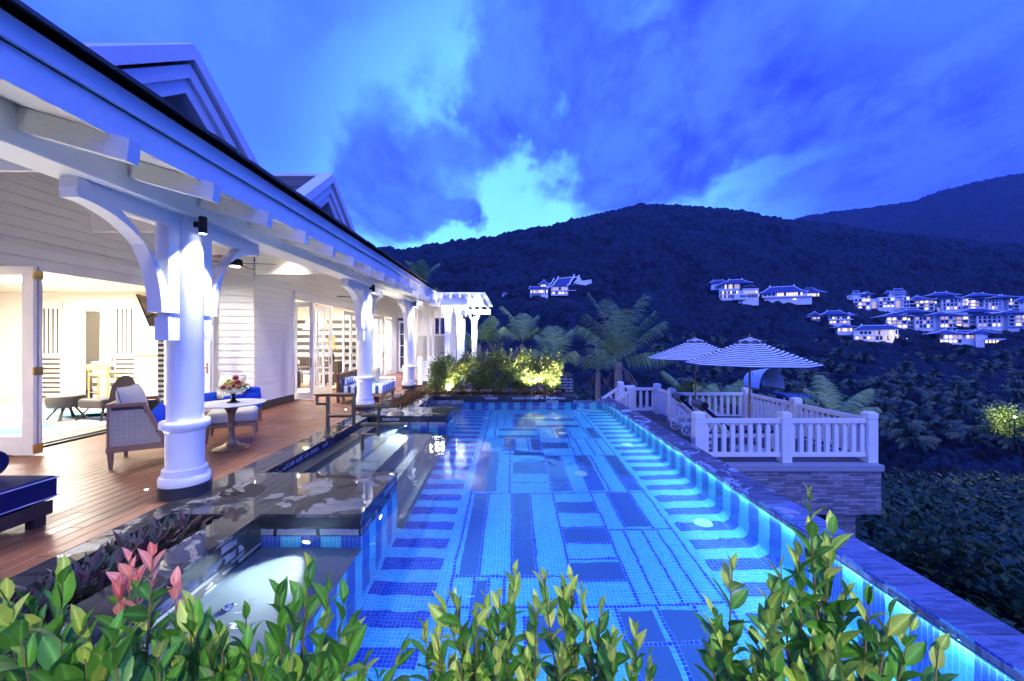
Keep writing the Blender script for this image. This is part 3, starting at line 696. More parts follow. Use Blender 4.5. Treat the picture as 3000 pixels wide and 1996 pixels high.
# ---- columns with curved brackets
COLY = (4.45, 9.86, 14.1)
def column_parts(yc):
    xc = -3.65
    p = MB(); p.lathe(xc, yc, ((.245, 0), (.245, .125)), 48); base = H(p, 'column_base', M['basalt'], smooth=30)
    p = MB(); p.lathe(xc, yc, ((.235, .126), (.238, .14), (.238, .19), (.228, .215), (.205, .222), (.21, .24), (.205, .29), (.18, .305), (.176, .33), (.176, .70), (.195, .715), (.195, .735), (.225, .74), (.23, .76), (.23, .80), (.222, .815), (.17, .82), (.168, .84), (.165, 1.6), (.160, 3.05)), 48)
    c = H(p, 'column', M['white'], smooth=32)
    for sgn in (-1, 1):
        b = MB()
        def P(d, z): return (yc+sgn*(.165+d), z)
        x0, x1 = xc-.07, xc+.07
        b.prism([P(0, 1.99), P(.135, 1.99), P(.135, 3.05), P(0, 3.05)], x0, x1)
        b.prism([P(.133, 2.90), P(1.0, 2.90), P(1.0, 3.05), P(.133, 3.05)], x0+.002, x1-.002)
        low = [(1.0-.93*math.cos(a)+.04, 1.99+.90*math.sin(a)) for a in [math.pi/2*i/16 for i in range(17)]]
        up = [(1.0-.80*math.cos(a)+.02, 1.99+1.03*math.sin(a)) for a in [math.pi/2*i/16 for i in range(17)]]
        up = [(max(d, .05), min(z, 2.96)) for d, z in up]; low = [(min(d, 1.0), z) for d, z in low]
        for i in range(16):
            q = [low[i], low[i+1], up[i+1], up[i]]
            b.prism([P(*w_) for w_ in q], x0-.004, x1+.004)
        b.prism([P(1.006, 2.885), P(.9, 2.885), P(.9, 3.052), P(1.006, 3.052)], x0-.007, x1+.007)
        b.prism([P(.02, 1.94), P(.115, 1.94), P(.115, 1.992), P(.02, 1.992)], x0+.01, x1-.01)
        b.prism([P(0, 1.70), P(.14, 1.70), P(.14, 1.94), P(0, 1.94)], x0-.002, x1+.002)
        H(b, 'bracket', M['white'])
for yc in COLY: column_parts(yc)

# ---- siding
def siding(x0, y0, x1, y1, z0, z1, nrm, name='wall', lap=.026):
    s = MB(); nx_, ny_ = nrm; h = .163; z = z0
    k0 = math.floor(z0/h)
    k = k0
    while k*h < z1:
        a = max(k*h, z0); b = min((k+1)*h, z1)
        if b-a > .002:
            fa = lap*(1-(a-k*h)/h)+.002; fb = lap*(1-(b-k*h)/h)+.002
            s.quad((x0+nx_*fa, y0+ny_*fa, a), (x1+nx_*fa, y1+ny_*fa, a), (x1+nx_*fb, y1+ny_*fb, b), (x0+nx_*fb, y0+ny_*fb, b))
            s.quad((x0+nx_*.0, y0+ny_*.0, a), (x1, y1, a), (x1+nx_*fa, y1+ny_*fa, a), (x0+nx_*fa, y0+ny_*fa, a))
        k += 1
    return H(s, name, M['siding'])
XA, XB = -7.5, -6.15
siding(XA, 0.2, XA, 3.2, 0, 4.6, (1, 0)); siding(XA, 3.2, XA, 9.5, 3.14, 4.62, (1, 0))
siding(XA, 9.5, XB, 9.5, 0.2, 4.5, (0, -1), lap=.019); siding(XB, 9.5, XB, 11.2, 0.2, 4.2, (1, 0)); siding(XB, 11.2, XB, 21.3, 3.08, 4.2, (1, 0))
siding(XB, 21.28, -2.6, 21.28, 2.9, 4.2, (0, -1))
tr = MB(); tr.box(XA-.05, XA+.05, 3.1, 9.5, 2.80, 2.98); tr.box(XA-.05, XA+.075, 3.1, 9.5, 2.98, 3.14); H(tr, 'door_header', M['white'], bevel=.006)
tr = MB(); tr.box(XB-.05, XB+.05, 11.2, 21.3, 2.86, 2.96); tr.box(XB-.05, XB+.07, 11.15, 21.3, 2.96, 3.08); H(tr, 'door_header', M['white'], bevel=.006)
sk = MB(); sk.box(XA+.02, XB+.045, 9.455, 9.5, 0, .20); sk.box(XB, XB+.045, 9.5, 11.18, 0, .20)
H(sk, 'skirting', M['basalt'], bevel=.005)
cb = MB(); cb.box(XB-.03, XB+.03, 11.12, 11.26, .2, 3.0); H(cb, 'door_jamb', M['white'], bevel=.004)
cb = MB(); cb.box(XA-.03, XA+.05, 9.28, 9.46, 0, 2.8); H(cb, 'door_jamb', M['white'], bevel=.004)
th = MB(); th.box(XA-.12, XA+.06, 3.2, 9.3, 0.0, .03); th.box(XA-.10, XA-.04, 3.2, 9.3, .03, .05); H(th, 'threshold', M['basalt'])
th = MB(); th.box(XB-.12, XB+.04, 11.26, 16.6, 0.0, .03); H(th, 'threshold', M['basalt'])

def door_leaf(x0, y0, ang, wd, ht, rows=4, z0=.03, handle=True, stile=.10, bottom=.20):
    """framed glass leaf hinged at (x0,y0), local +x along its width, at ang"""
    T = Matrix.Translation((x0, y0, z0)) @ Matrix.Rotation(ang, 4, 'Z')
    f = MB(); f.T = T; th_ = .024
    f.box(0, stile, -th_, th_, 0, ht); f.box(wd-stile, wd, -th_, th_, 0, ht)
    f.box(stile, wd-stile, -th_+.001, th_-.001, 0, bottom); f.box(stile, wd-stile, -th_+.001, th_-.001, ht-.12, ht)
    gh = (ht-.12-bottom)/rows
    for k in range(1, rows): f.box(stile, wd-stile, -.016, .016, bottom+gh*k-.018, bottom+gh*k+.018)
    o = H(f, 'door', M['white'], bevel=.003, seg=1)
    g = MB(); g.T = T; g.quad((stile-.005, 0, bottom-.005), (wd-stile+.005, 0, bottom-.005), (wd-stile+.005, 0, ht-.115), (stile-.005, 0, ht-.115))
    go = g.build('pane', M['pane'], o)
    if handle:
        h = MB(); h.T = T
        for s in (-1, 1):
            h.box(wd-stile*.72, wd-stile*.36, s*th_ if s > 0 else -th_-.008, th_+.008 if s > 0 else -th_, .92, 1.16)
            h.tube([(wd-stile*.55, s*(th_+.004), 1.05), (wd-stile*.55, s*(th_+.05), 1.05), (wd-stile*.55-.10, s*(th_+.055), 1.05)], .009, 8)
        h.build('handle', M['rust'], o)
    return o
# big folded pair at the left edge of the opening and the pair at its far end
door_leaf(-7.86, 5.83, 0, .88, 2.76, rows=1, handle=False, bottom=.27, stile=.17); door_leaf(-7.86, 5.90, 0, .88, 2.76, rows=1, handle=False, bottom=.27, stile=.17)
for z in (.12, 1.25, 2.66): hg = MB(); hg.box(-6.985, -6.968, 5.80, 5.92, z-.06, z+.06); H(hg, 'hinge', M['brass'])
door_leaf(-7.45, 9.18, 0, .56, 2.74, rows=1, bottom=.2); door_leaf(-7.45, 9.10, 0, .56, 2.74, rows=1, handle=True, bottom=.2)
# french doors of the second room
door_leaf(-6.22, 11.34, 0, .56, 2.76, rows=4); door_leaf(-6.30, 12.55, R(8), .60, 2.76, rows=4)
door_leaf(-6.18, 12.62, R(96), .62, 2.76, rows=4)
door_leaf(-6.2, 14.6, R(88), .68, 2.76, rows=4); door_leaf(-6.2, 15.3, R(90), .68, 2.76, rows=4)
door_leaf(-6.15, 16.02, R(90), .62, 2.76, rows=4, handle=False)
door_leaf(-6.2, 17.5, 0, .60, 2.76, rows=4); door_leaf(-6.15, 17.55, R(90), .8, 2.76, rows=4, handle=False); door_leaf(-6.15, 18.4, R(90), .8, 2.76, rows=4)
door_leaf(-6.15, 19.3, R(90), .9, 2.76, rows=4, handle=False)
jb = MB(); jb.box(XB-.04, XB+.05, 16.64, 17.45, 0, 2.86); H(jb, 'wall', M['siding']); jb = MB(); jb.box(XB-.03, XB+.05, 20.2, 21.3, 0, 2.86); H(jb, 'wall', M['siding'])
# far end of the veranda
door_leaf(-6.05, 21.2, 0, .78, 2.72, rows=4)
jb = MB(); jb.box(-5.25, -4.1, 21.18, 21.28, 0, 2.9); H(jb, 'wall', M['siding'])
# glazed wing beside the pergola
wg = MB(); WX0, WX1, WY = -4.15, -2.42, 17.0
wg.box(WX0, WX1, WY-.04, WY+.06, 0, .5); wg.box(WX0, WX1, WY-.04, WY+.06, 2.98, 3.55)
for x in (WX0, -3.62, -3.42, -2.86, -2.62): wg.box(x, x+.11, WY-.05, WY+.05, .5, 2.98)
for a, b in ((WX0+.11, -3.62), (-3.31, -2.86)):
    wg.box(a, b, WY-.03, WY+.03, 1.90, 1.98); wg.box(a, b, WY-.03, WY+.03, .62, .68)
    wg.box((a+b)/2-.03, (a+b)/2+.03, WY-.03, WY+.03, 1.98, 2.98)
wg.box(-2.75, -2.40, WY-.06, WY+.10, 0, 3.3); wg.box(WX1-.04, WX1+.06, WY+.1, 21.2, 0, .5); wg.box(WX1-.04, WX1+.06, WY+.1, 21.2, 2.9, 3.4)
H(wg, 'window', M['white'], bevel=.004)
wgp = MB(); wgp.quad((WX0+.1, WY, .5), (-2.75, WY, .5), (-2.75, WY, 2.98), (WX0+.1, WY, 2.98)); H(wgp, 'pane', M['pane'])
wr = MB(); wr.quad((-4.5, 16.6, 3.56), (-2.2, 16.6, 3.56), (-2.2, 21.5, 3.75), (-4.5, 21.5, 3.75)); wr.box(-4.5, -2.2, 16.55, 16.6, 3.42, 3.58); H(wr, 'roof', M['white'])
bl = MB()
for a in range(30): bl.box(-4.1, -2.8, WY+.35+.004*(a%2), WY+.36+.004*(a%2), .55+a*.046, .59+a*.046)
H(bl, 'blind', M['linen'])

# ---- dormers
def dormer(yc):
    xg = -3.6; rz = 5.0; w_ = 1.17; sl = .76
    d = MB()
    def rake(x0, x1, off, th_, ww):
        for s in (-1, 1):
            a = (yc, rz-off); b = (yc+s*ww, rz-off-ww*sl)
            n = (s*sl/math.hypot(1, sl), 1/math.hypot(1, sl))
            q = [(a[0], a[1]), (b[0], b[1]), (b[0], b[1]-th_*1.25), (a[0], a[1]-th_*1.25)]
            d.prism(q, x0, x1)
    rake(xg-.28, xg+.004, -.07, .15, w_+.03); rake(xg-.30, xg-.05, .16, .13, w_-.08); rake(xg-.32, xg-.10, .32, .14, w_-.16)
    dm = H(d, 'dormer', M['white'], bevel=.006)
    s = MB(); k = 0
    for s_ in (-1, 1):
        for i in range(9):     # boarded soffit
            a = i*.13; b = a+.122
            p = lambda t_, x: (x, yc+s_*t_, rz-.50-t_*sl)
            s.quad(p(a, xg-.12), p(b, xg-.12), p(b, xg-.85), p(a, xg-.85))
    z = 3.4
    while z < rz-.5:      # boarded gable face
        hw = (rz-.5-z)/sl
        s.quad((xg-.83, yc-hw, z), (xg-.83, yc+hw, z), (xg-.85, yc+hw, z+.12), (xg-.85, yc-hw, z+.12)); z += .125
    so = s.build('boarding', M['white'], dm)
    g = MB(); g.prism([(yc-.52, 3.95), (yc+.52, 3.95), (yc, 4.35)], xg-.80, xg-.79); g.build('window', M['dim_window'], dm)
    g = MB()
    g.beam((xg-.77, yc-.60, 3.92), (xg-.77, yc, 4.40), .05, .07, (1, 0, 0)); g.beam((xg-.77, yc+.60, 3.92), (xg-.77, yc, 4.40), .05, .07, (1, 0, 0)); g.box(xg-.79, xg-.745, yc-.03, yc+.03, 3.9, 4.35); g.box(xg-.79, xg-.745, yc-.6, yc+.6, 3.88, 3.95)
    g.build('window_frame', M['white'], dm)
    r = MB(); n = 9; L_ = math.hypot(w_+.05, (w_+.05)*sl)
    for s_ in (-1, 1):
        for i in range(n):
            a = i*(w_+.05)/n; b = (i+1)*(w_+.05)/n+.03
            x_back = xg-2.2
            r.quad((xg-.04, yc+s_*a, rz+.03-a*sl), (xg-.04, yc+s_*b, rz+.045-b*sl), (x_back, yc+s_*b, rz+.045-b*sl), (x_back, yc+s_*a, rz+.03-a*sl))
            r.quad((xg-.04, yc+s_*b, rz+.045-b*sl), (xg-.04, yc+s_*b, rz+.02-b*sl), (x_back, yc+s_*b, rz+.02-b*sl), (x_back, yc+s_*b, rz+.045-b*sl))
    r.build('roof', M['shingle'], dm)
    for s_ in (-1, 1):
        c = MB(); c.prism([(yc+s_*(w_-.20), 3.2), (yc+s_*(w_-.16), 3.2), (yc+s_*(w_-.16), rz-.3-(w_-.16)*sl), (yc+s_*(w_-.20), rz-.3-(w_-.2)*sl)], xg-2.2, xg-.3); c.build('cheek', M['siding'], dm)
    t = MB(); t.tube([(xg-.1, yc+s_*w_, rz-w_*sl), (xg-.1, yc+s_*w_, rz-w_*sl+.22)], .006, 6); t.build('lightning_rod', M['black'], dm)
    cpz = MB(); cpz.box(xg-2.3, xg-.02, yc-.035, yc+.035, rz+.0, rz+.055); cpz.build('ridge_cap', M['white'], dm)
dormer(4.52); dormer(8.03)

# ================================================================== ROOMS
rm = MB(); rm.quad((-16, 2.5, .028), (XA-.1, 2.5, .028), (XA-.1, 11.5, .028), (-16, 11.5, .028)); rm.quad((-12, 9.6, .026), (XB-.1, 9.6, .026), (XB-.1, 21.2, .026), (-12, 21.2, .026)); H(rm, 'room_floor', M['room_floor'])
wl = MB()
wl.box(-16, -12.42, 11.5, 11.6, 0, 3.1); wl.box(-11.35, XA+.0, 11.5, 11.6, 0, 3.1); wl.box(-12.42, -11.35, 11.5, 11.6, 2.55, 3.1)
wl.box(-16.1, -16, 2.4, 14, 0, 3.1); wl.box(-16, XA-.05, 2.4, 2.5, 0, 3.1); wl.box(-16, -10.6, 13.8, 13.9, 0, 3.1)
wl.box(-16, XA-.1, 2.5, 14, 3.1, 3.16)
wl.box(XA-.02, XB-.05, 9.53, 9.6, 0, 3.6); wl.box(-12, -11.9, 11.6, 21, 0, 3.1); wl.box(-12, XB-.12, 16.6, 16.7, 0, 3.1); wl.box(-12, XB-.1, 21.3, 21.4, 0, 3.1)
wl.box(-12, XB-.13, 9.7, 21.3, 3.104, 3.17)
H(wl, 'room_wall', M['cream'])
bw = MB(); bw.box(-10.85, -8.2, 11.45, 11.495, 0, 3.05); H(bw, 'room_wall', M['beige'])
bw = MB(); bw.box(-10.85, -8.2, 11.42, 11.45, 1.24, 1.30); H(bw, 'chair_rail', M['teak'])
def striped_panel(x0, x1, y, n=5):
    p = MB(); p.box(x0, x1, y, y+.03, 0, 2.85); P_ = H(p, 'wall_panel', M['cream'])
    q = MB(); wv = (x1-x0)/(2*n+1)
    for k in range(n): q.box(x0+wv*(2*k+1), x0+wv*(2*k+2)-.02, y-.006, y, 1.32, 2.62)
    for k in range(9): q.box(x0+.03, x1-.03, y-.006, y, .05+k*.135, .05+k*.135+.065)
    q.build('inlay', M['grey_wood'], P_)
striped_panel(-13.65, -12.95, 11.44); striped_panel(-11.42, -10.82, 11.44, 4)
# pantry recess: counter, striped back wall
pc = MB(); pc.box(-12.42, -11.40, 11.75, 12.3, 1.02, 1.07); pc.box(-12.42, -11.40, 11.8, 12.3, 0, 1.02); C_ = H(pc, 'counter', M['cream'])
pq = MB()
for k in range(4): pq.box(-12.41, -11.41, 11.79, 11.8, .10+k*.24, .22+k*.24)
pq.build('inlay', M['marble'], C_)
pq = MB()
for k in range(12): pq.box(-11.95, -11.78, 13.78, 13.8, 1.1+k*.12, 1.16+k*.12)
pq.box(-12.4, -11.7, 13.77, 13.8, 2.55, 2.6); H(pq, 'inlay', M['grey_wood'])
# striped chimney breast seen through the second doors
pq = MB()
for k in range(8): pq.box(-9.0, XB-.2, 16.56, 16.6, .30+k*.30, .44+k*.30)
H(pq, 'inlay', M['grey_wood'])
def room_light(x, y, z, e, sx=1.2, sy=1.2, col=(1, .94, .82)):  # assumed unseen ceiling lamps that brighten the rooms
    p = MB(); p.box(x-.25, x+.25, y-.25, y+.25, z+.02, z+.05); H(p, 'assumed_ceiling_lamp', M['warm_lens'])
    lamp('assumed_room_lamp', 'AREA', (x-HX, y-HY, z), e*2.3, col, None, house, shape='RECTANGLE', size=sx, size_y=sy)
room_light(-11.0, 5.2, 3.02, 190); room_light(-11.0, 9.0, 3.02, 300); room_light(-11.9, 12.6, 3.0, 110, .6, .6)
room_light(-8.0, 13.3, 3.0, 260); room_light(-8.0, 18.8, 3.0, 260)
# assumed recessed veranda downlights, hidden by the beam, lighting deck and walls
for y, e in ((2.6, 10), (6.2, 40), (8.7, 62), (12.6, 95), (16.2, 85), (19.5, 70)):
    x = -4.9; z = rafz(x)-.015
    p = MB(); p.lathe(x, y, ((.07, -.01), (.07, .005), (.0001, .005)), 20, z); H(p, 'assumed_ceiling_lamp', M['warm_lens'])
    lamp('assumed_veranda_lamp', 'SPOT', (x-HX, y-HY, z-.03), e*3.6, (1, .93, .82), (x-HX-.35, y-HY, 0), house, spot_size=R(105), spot_blend=.7, shadow_soft_size=.07)
p = MB(); p.lathe(-6.3, 7.3, ((.06, -.01), (.06, .005), (.0001, .005)), 20, rafz(-6.3)-.015); H(p, 'assumed_ceiling_lamp', M['warm_lens'])  # assumed hidden lamp, added to wash the return wall with light
lamp('assumed_veranda_lamp', 'SPOT', (-6.3-HX, 7.3-HY, rafz(-6.3)-.05), 430, (1, .96, .90), (-6.9-HX, 9.5-HY, .9), house, spot_size=R(62), spot_blend=.9, shadow_soft_size=.06)
lamp('wing_lamp', 'AREA', (-3.3-HX, 19-HY, 2.9), 160, (1, .93, .84), None, house, shape='RECTANGLE', size=1.2, size_y=2)  # added lamp without a fitting, brightening the wing from inside

# column spotlights: black cylinders on an arm
def col_light(x, y, z, lb, e=70, armdir=-1):
    t = thing('wall_light', lb, 'wall light', (x, y, z), group='black cylinder spotlights')
    MB().lathe(0, 0, ((.040, -.09), (.040, .09), (.036, .095)), 24).build('housing', M['black'], t, smooth=30)
    MB().lathe(0, 0, ((.034, -.092), (.034, -.089)), 20).build('lens', M['lens'], t)
    a = MB(); a.box(-.16 if armdir < 0 else .03, -.03 if armdir < 0 else .16, -.02, .02, -.02, .04); a.box(-.17, -.14, -.035, .035, -.07, .07) if armdir < 0 else None
    a.build('bracket', M['black'], t, bevel=.003)
    lamp('spot_lamp', 'SPOT', (0, 0, -.10), e, (.93, .97, 1.0), (-.10, 0, -2.2), t, spot_size=R(88), spot_blend=.7, shadow_soft_size=.03)
    return t
for yc, lb in zip(COLY, ('black cylinder spotlight on the nearest veranda column, shining down its shaft', 'black cylinder spotlight on the middle veranda column behind the handrail', 'black cylinder spotlight on the farthest veranda column')):
    col_light(-3.43+.015, yc-.05, 2.97, lb, 400)
# little uplights in the deck; the one left of view is assumed
for x, y, lb in ((-4.16, 4.53, 'tiny bright light let into the deck boards beside the nearest column'), (-4.09, 9.8, 'tiny bright light let into the deck boards beside the middle column'), (-4.1, 14.0, 'tiny bright light let into the deck boards beside the farthest column'), (-4.16, 1.6, 'assumed tiny bright light let into the deck boards left of the picture')):
    t = thing('deck_light', lb, 'deck light', (x, y, .001), group='deck lights')
    MB().lathe(0, 0, ((.022, 0), (.022, .003)), 20).build('rim', M['steel'], t); MB().lathe(0, 0, ((.015, .003), (.015, .005)), 16).build('lens', mat('deck_lens', (1, 1, 1), .3, emit=(1, .97, .9), estr=60), t)
    lamp('deck_lamp', 'SPOT', (0, 0, .02), 130, (1, .96, .9), (.12, 0, 2), t, spot_size=R(120), spot_blend=.9, shadow_soft_size=.02)
# ceiling fans
for y, lb, a0 in ((7.48, 'dark ceiling fan under the veranda roof beside the nearest column', .2), (13.5, 'dark ceiling fan half hidden behind the middle veranda column', .6)):
    z = 3.15; t = thing('ceiling_fan', lb, 'ceiling fan', (-5.2, y, z), group='ceiling fans under the veranda')
    MB().lathe(0, 0, ((.06, .14), (.02, .12), (.02, .09)), 20).build('canopy', M['black'], t, smooth=30)
    MB().tube([(0, 0, .1), (0, 0, rafz(-5.2)-z)], .015, 10).build('rod', M['black'], t)
    MB().lathe(0, 0, ((.05, .08), (.11, .07), (.125, .03), (.125, -.02), (.115, -.05), (.09, -.055)), 32).build('motor', M['black'], t, smooth=30)
    MB().lathe(0, 0, ((.085, -.056), (.07, -.07), (.0001, -.075)), 24).build('lamp_glass', M['lens'], t, smooth=30)
    for k in range(4):
        a = a0+k*math.pi/2; b = MB(); b.T = Matrix.Rotation(a, 4, 'Z') @ Matrix.Rotation(R(9), 4, 'X')
        b.box(.10, .20, -.02, .02, -.005, .005); b.prism([(.18, -.055), (.66, -.085), (.68, -.06), (.68, .06), (.66, .08), (.18, .05)], .002, .012, 'z'); b.build('blade', M['teak_red'] if k % 2 else M['dark_wood'], t)
# ================================================================== LOWER TERRACE WITH FENCE
TZ = 1.7-2.55
tr = thing('terrace', 'raised timber terrace on a split slate wall beyond the free pool edge', 'terrace', (5.5, 10.5, TZ))
def TT(mb, name, mats, **k):
    o = mb.build(name, mats, tr, **k); o.location = (-5.5, -10.5, -TZ); return o
d = MB(); y = 8.36
while y < 15.6:
    d.box(3.30, 7.5 if y < 12.6 else 5.2, y, min(y+.115, 15.6), TZ-.03, TZ); y += .121
TT(d, 'decking', mat('grey_terrace_boards', (0.10, 0.075, 0.07), .5, var=.25, vscale=5, island=.3))
d = MB(); d.box(3.285, 7.62, 8.14, 8.36, TZ-.13, TZ-.002); d.box(7.45, 7.62, 8.36, 12.9, TZ-.13, TZ-.002); d.box(3.3, 7.5, 12.62, 12.8, TZ-.15, TZ-.03); d.box(3.29, 7.5, 8.36, 15.6, TZ-.2, TZ-.04)
TT(d, 'edge_slab', mat('terrace_edge_stone', (.30, .31, .36), .5, var=.15), bevel=.006)
d = MB(); d.box(3.26, 7.585, 8.18, 12.8, TZ-1.02, TZ-.13); TT(d, 'wall', M['slatewall'])
d = MB(); d.box(6.75, 7.2, 8.35, 8.8, -9, TZ-1.02); d.box(6.75, 7.2, 11.8, 12.2, -9, TZ-1.02); d.box(3.5, 3.9, 8.6, 9, -9, TZ-1.02); TT(d, 'pier', M['slatewall'])

fence = thing('fence', 'white wooden balustrade round the lower terrace with striped parasols', 'fence', (3.92, 8.38, TZ))
FO = Vector((3.92, 8.38, TZ))
def post_mesh(h=1.06, w_=.10):
    p = MB(); p.box(-w_, w_, -w_, w_, 0, h-.16); p.box(-w_+.012, w_-.012, -w_+.012, w_-.012, h-.16, h-.145); p.box(-w_-.004, w_+.004, -w_-.004, w_+.004, h-.145, h-.03)
    i = p.add([(-w_, -w_, h-.03), (w_, -w_, h-.03), (w_, w_, h-.03), (-w_, w_, h-.03), (-.06, -.06, h), (.06, -.06, h), (.06, .06, h), (-.06, .06, h)])
    for q in ((4,5,6,7),(0,1,5,4),(1,2,6,5),(2,3,7,6),(3,0,4,7)): p.face([i+k for k in q])
    return p
fp0 = post_mesh(1.06).build('post', M['white'], fence, bevel=.006)
def bal_mesh(h, z0):
    b = MB(); b.box(-.045, .045, -.03, .03, z0, z0+h-.085); b.box(-.034, .034, -.022, .022, z0+h-.085, z0+h-.06); b.box(-.026, .026, -.018, .018, z0+h-.06, z0+h)
    return b
bl0 = bal_mesh(.64, .19).build('baluster', M['white'], fence, bevel=.004, seg=1)
used = {'p': False, 'b': False}
def place(proto, key, loc, rz=0, sc_=None):
    o = proto if not used[key] else proto.copy()
    if used[key]: COL.objects.link(o); o.parent = proto.parent
    used[key] = True; o.location = Vector(loc)-FO; o.rotation_euler = (0, 0, rz)
    if sc_: o.scale = sc_
    return o
def section(a, b, n, z=TZ, slope=0.0):
    a = Vector((*a, z)); b = Vector((*b, z+slope)); d = (b-a); L_ = d.length; u = d.normalized(); ang = math.atan2(d.y, d.x)
    r = MB(); p0 = a+u*.10-FO; p1 = b-u*.10-FO
    r.beam(p0+Vector((0,0,.865)), p1+Vector((0,0,.865)), .075, .10); r.build('rail', M['white'], fence, bevel=.005)
    r = MB(); r.beam(p0+Vector((0,0,.155)), p1+Vector((0,0,.155)), .07, .09); r.build('rail', M['white'], fence, bevel=.005)
    for k in range(n):
        f = (k+.5)/n; p = a+d*(.04+.92*f); place(bl0, 'b', (p.x, p.y, p.z), ang)
PA, PB_, PC, PD, PE, PF, PG = (3.92, 8.38), (5.73, 8.38), (7.52, 8.38), (7.45, 10.46), (7.40, 12.58), (5.05, 12.58), (5.05, 13.85)
PH = (4.12, 13.85)
for p in (PA, PB_, PC, PD, PE, PF, PG): place(fp0, 'p', (*p, TZ))
place(fp0, 'p', (*PH, TZ-.10)); place(fp0, 'p', (3.96, 14.55, TZ+.0))
section(PA, PB_, 9); section(PB_, PC, 9); section(PC, PD, 11); section(PD, PE, 11); section(PE, PF, 11); section(PF, PG, 7); section(PG, PH, 4)
section((4.6, 14.55), (3.96, 14.55), 3); section((3.96, 14.55), (3.05, 14.55), 4, slope=-.62); section((4.12, 13.85), (3.55, 13.85), 2, TZ-.05, slope=-.42)

# parasols
def parasol(x, y, lb, r=1.42, rot=.2):
    t = thing('parasol', lb, 'parasol', (x, y, TZ), group='striped parasols on the terrace')
    H0 = 2.62; RZ = 2.00
    MB().tube([(0, 0, .05), (0, 0, 1.25), (0, 0, H0+.02)], .024, 14).build('pole', M['teak'], t, smooth=30)
    MB().lathe(0, 0, ((.03, .98), (.032, 1.0), (.032, 1.05), (.028, 1.07)), 14).build('collar', M['brass'], t, smooth=30)
    MB().lathe(0, 0, ((.028, H0), (.03, H0+.02), (.018, H0+.06), (.004, H0+.10)), 14).build('finial', M['teak_red'], t, smooth=30)
    MB().box(-.32, .32, -.32, .32, 0, .05).lathe(0, 0, ((.05, .05), (.045, .30), (.03, .32)), 14).build('base', M['white'], t, bevel=.008)
    c = MB(); n = 8
    for k in range(n):
        a0 = rot+k*2*math.pi/n; a1 = rot+(k+1)*2*math.pi/n
        def fn(u, v, a0=a0, a1=a1):
            rr_ = .12+(r-.12)*v; zz = H0-.05-(H0-.05-RZ)*(v**.93)
            p0 = Vector((math.cos(a0)*rr_, math.sin(a0)*rr_, zz)); p1 = Vector((math.cos(a1)*rr_, math.sin(a1)*rr_, zz))
            p = p0.lerp(p1, u); s_ = 4*u*(1-u); p.z -= .035*s_*math.sin(math.pi*min(v*1.0, 1))*.9
            if v > .96: p.x *= 1-.025*s_; p.y *= 1-.025*s_
            return tuple(p)
        c.grid(fn, 6, 12, lambda u, v: (u, v))
    c.build('canopy', M['umb'], t, smooth=24)
    v_ = MB()
    for k in range(n):
        a0 = rot+k*2*math.pi/n; a1 = rot+(k+1)*2*math.pi/n
        def fn(u, v, a0=a0, a1=a1):
            rr_ = .03+.27*v; zz = H0+.0-.09*v-.03*v*v; s_ = 4*u*(1-u)
            a = a0+(a1-a0)*u; k_ = math.cos((a1-a0)/2)/math.cos(a-(a0+a1)/2)
            return (math.cos(a)*rr_*k_, math.sin(a)*rr_*k_, zz+.045*s_*v*v)
        v_.grid(fn, 6, 5, lambda u, v: (u, v*.27))
    v_.build('vent', M['umb'], t, smooth=40)
    for k in range(n):
        a = rot+k*2*math.pi/n; b = MB()
        b.beam((math.cos(a)*.04, math.sin(a)*.04, H0-.07), (math.cos(a)*(r-.01), math.sin(a)*(r-.01), RZ-.015), .016, .022)
        b.beam((math.cos(a)*.03, math.sin(a)*.03, 2.02), (math.cos(a)*.75, math.sin(a)*.75, 2.29), .012, .018)
        b.build('rib', M['teak'], t)
    MB().lathe(0, 0, ((.045, 1.98), (.05, 2.0), (.05, 2.06), (.03, 2.08)), 14).build('hub', M['white'], t, smooth=30)
    MB().tube([(.02, -.02, 2.0), (.03, -.03, 1.85), (.06, -.04, 1.72)], .008, 6).build('cord', M['rope'], t)
    return t
parasol(5.52, 9.25, 'nearer of the two navy and white striped parasols, open above the front lounger', 1.42, .30)
parasol(5.50, 11.95, 'farther of the two navy and white striped parasols, partly hidden behind the other', 1.42, .30)

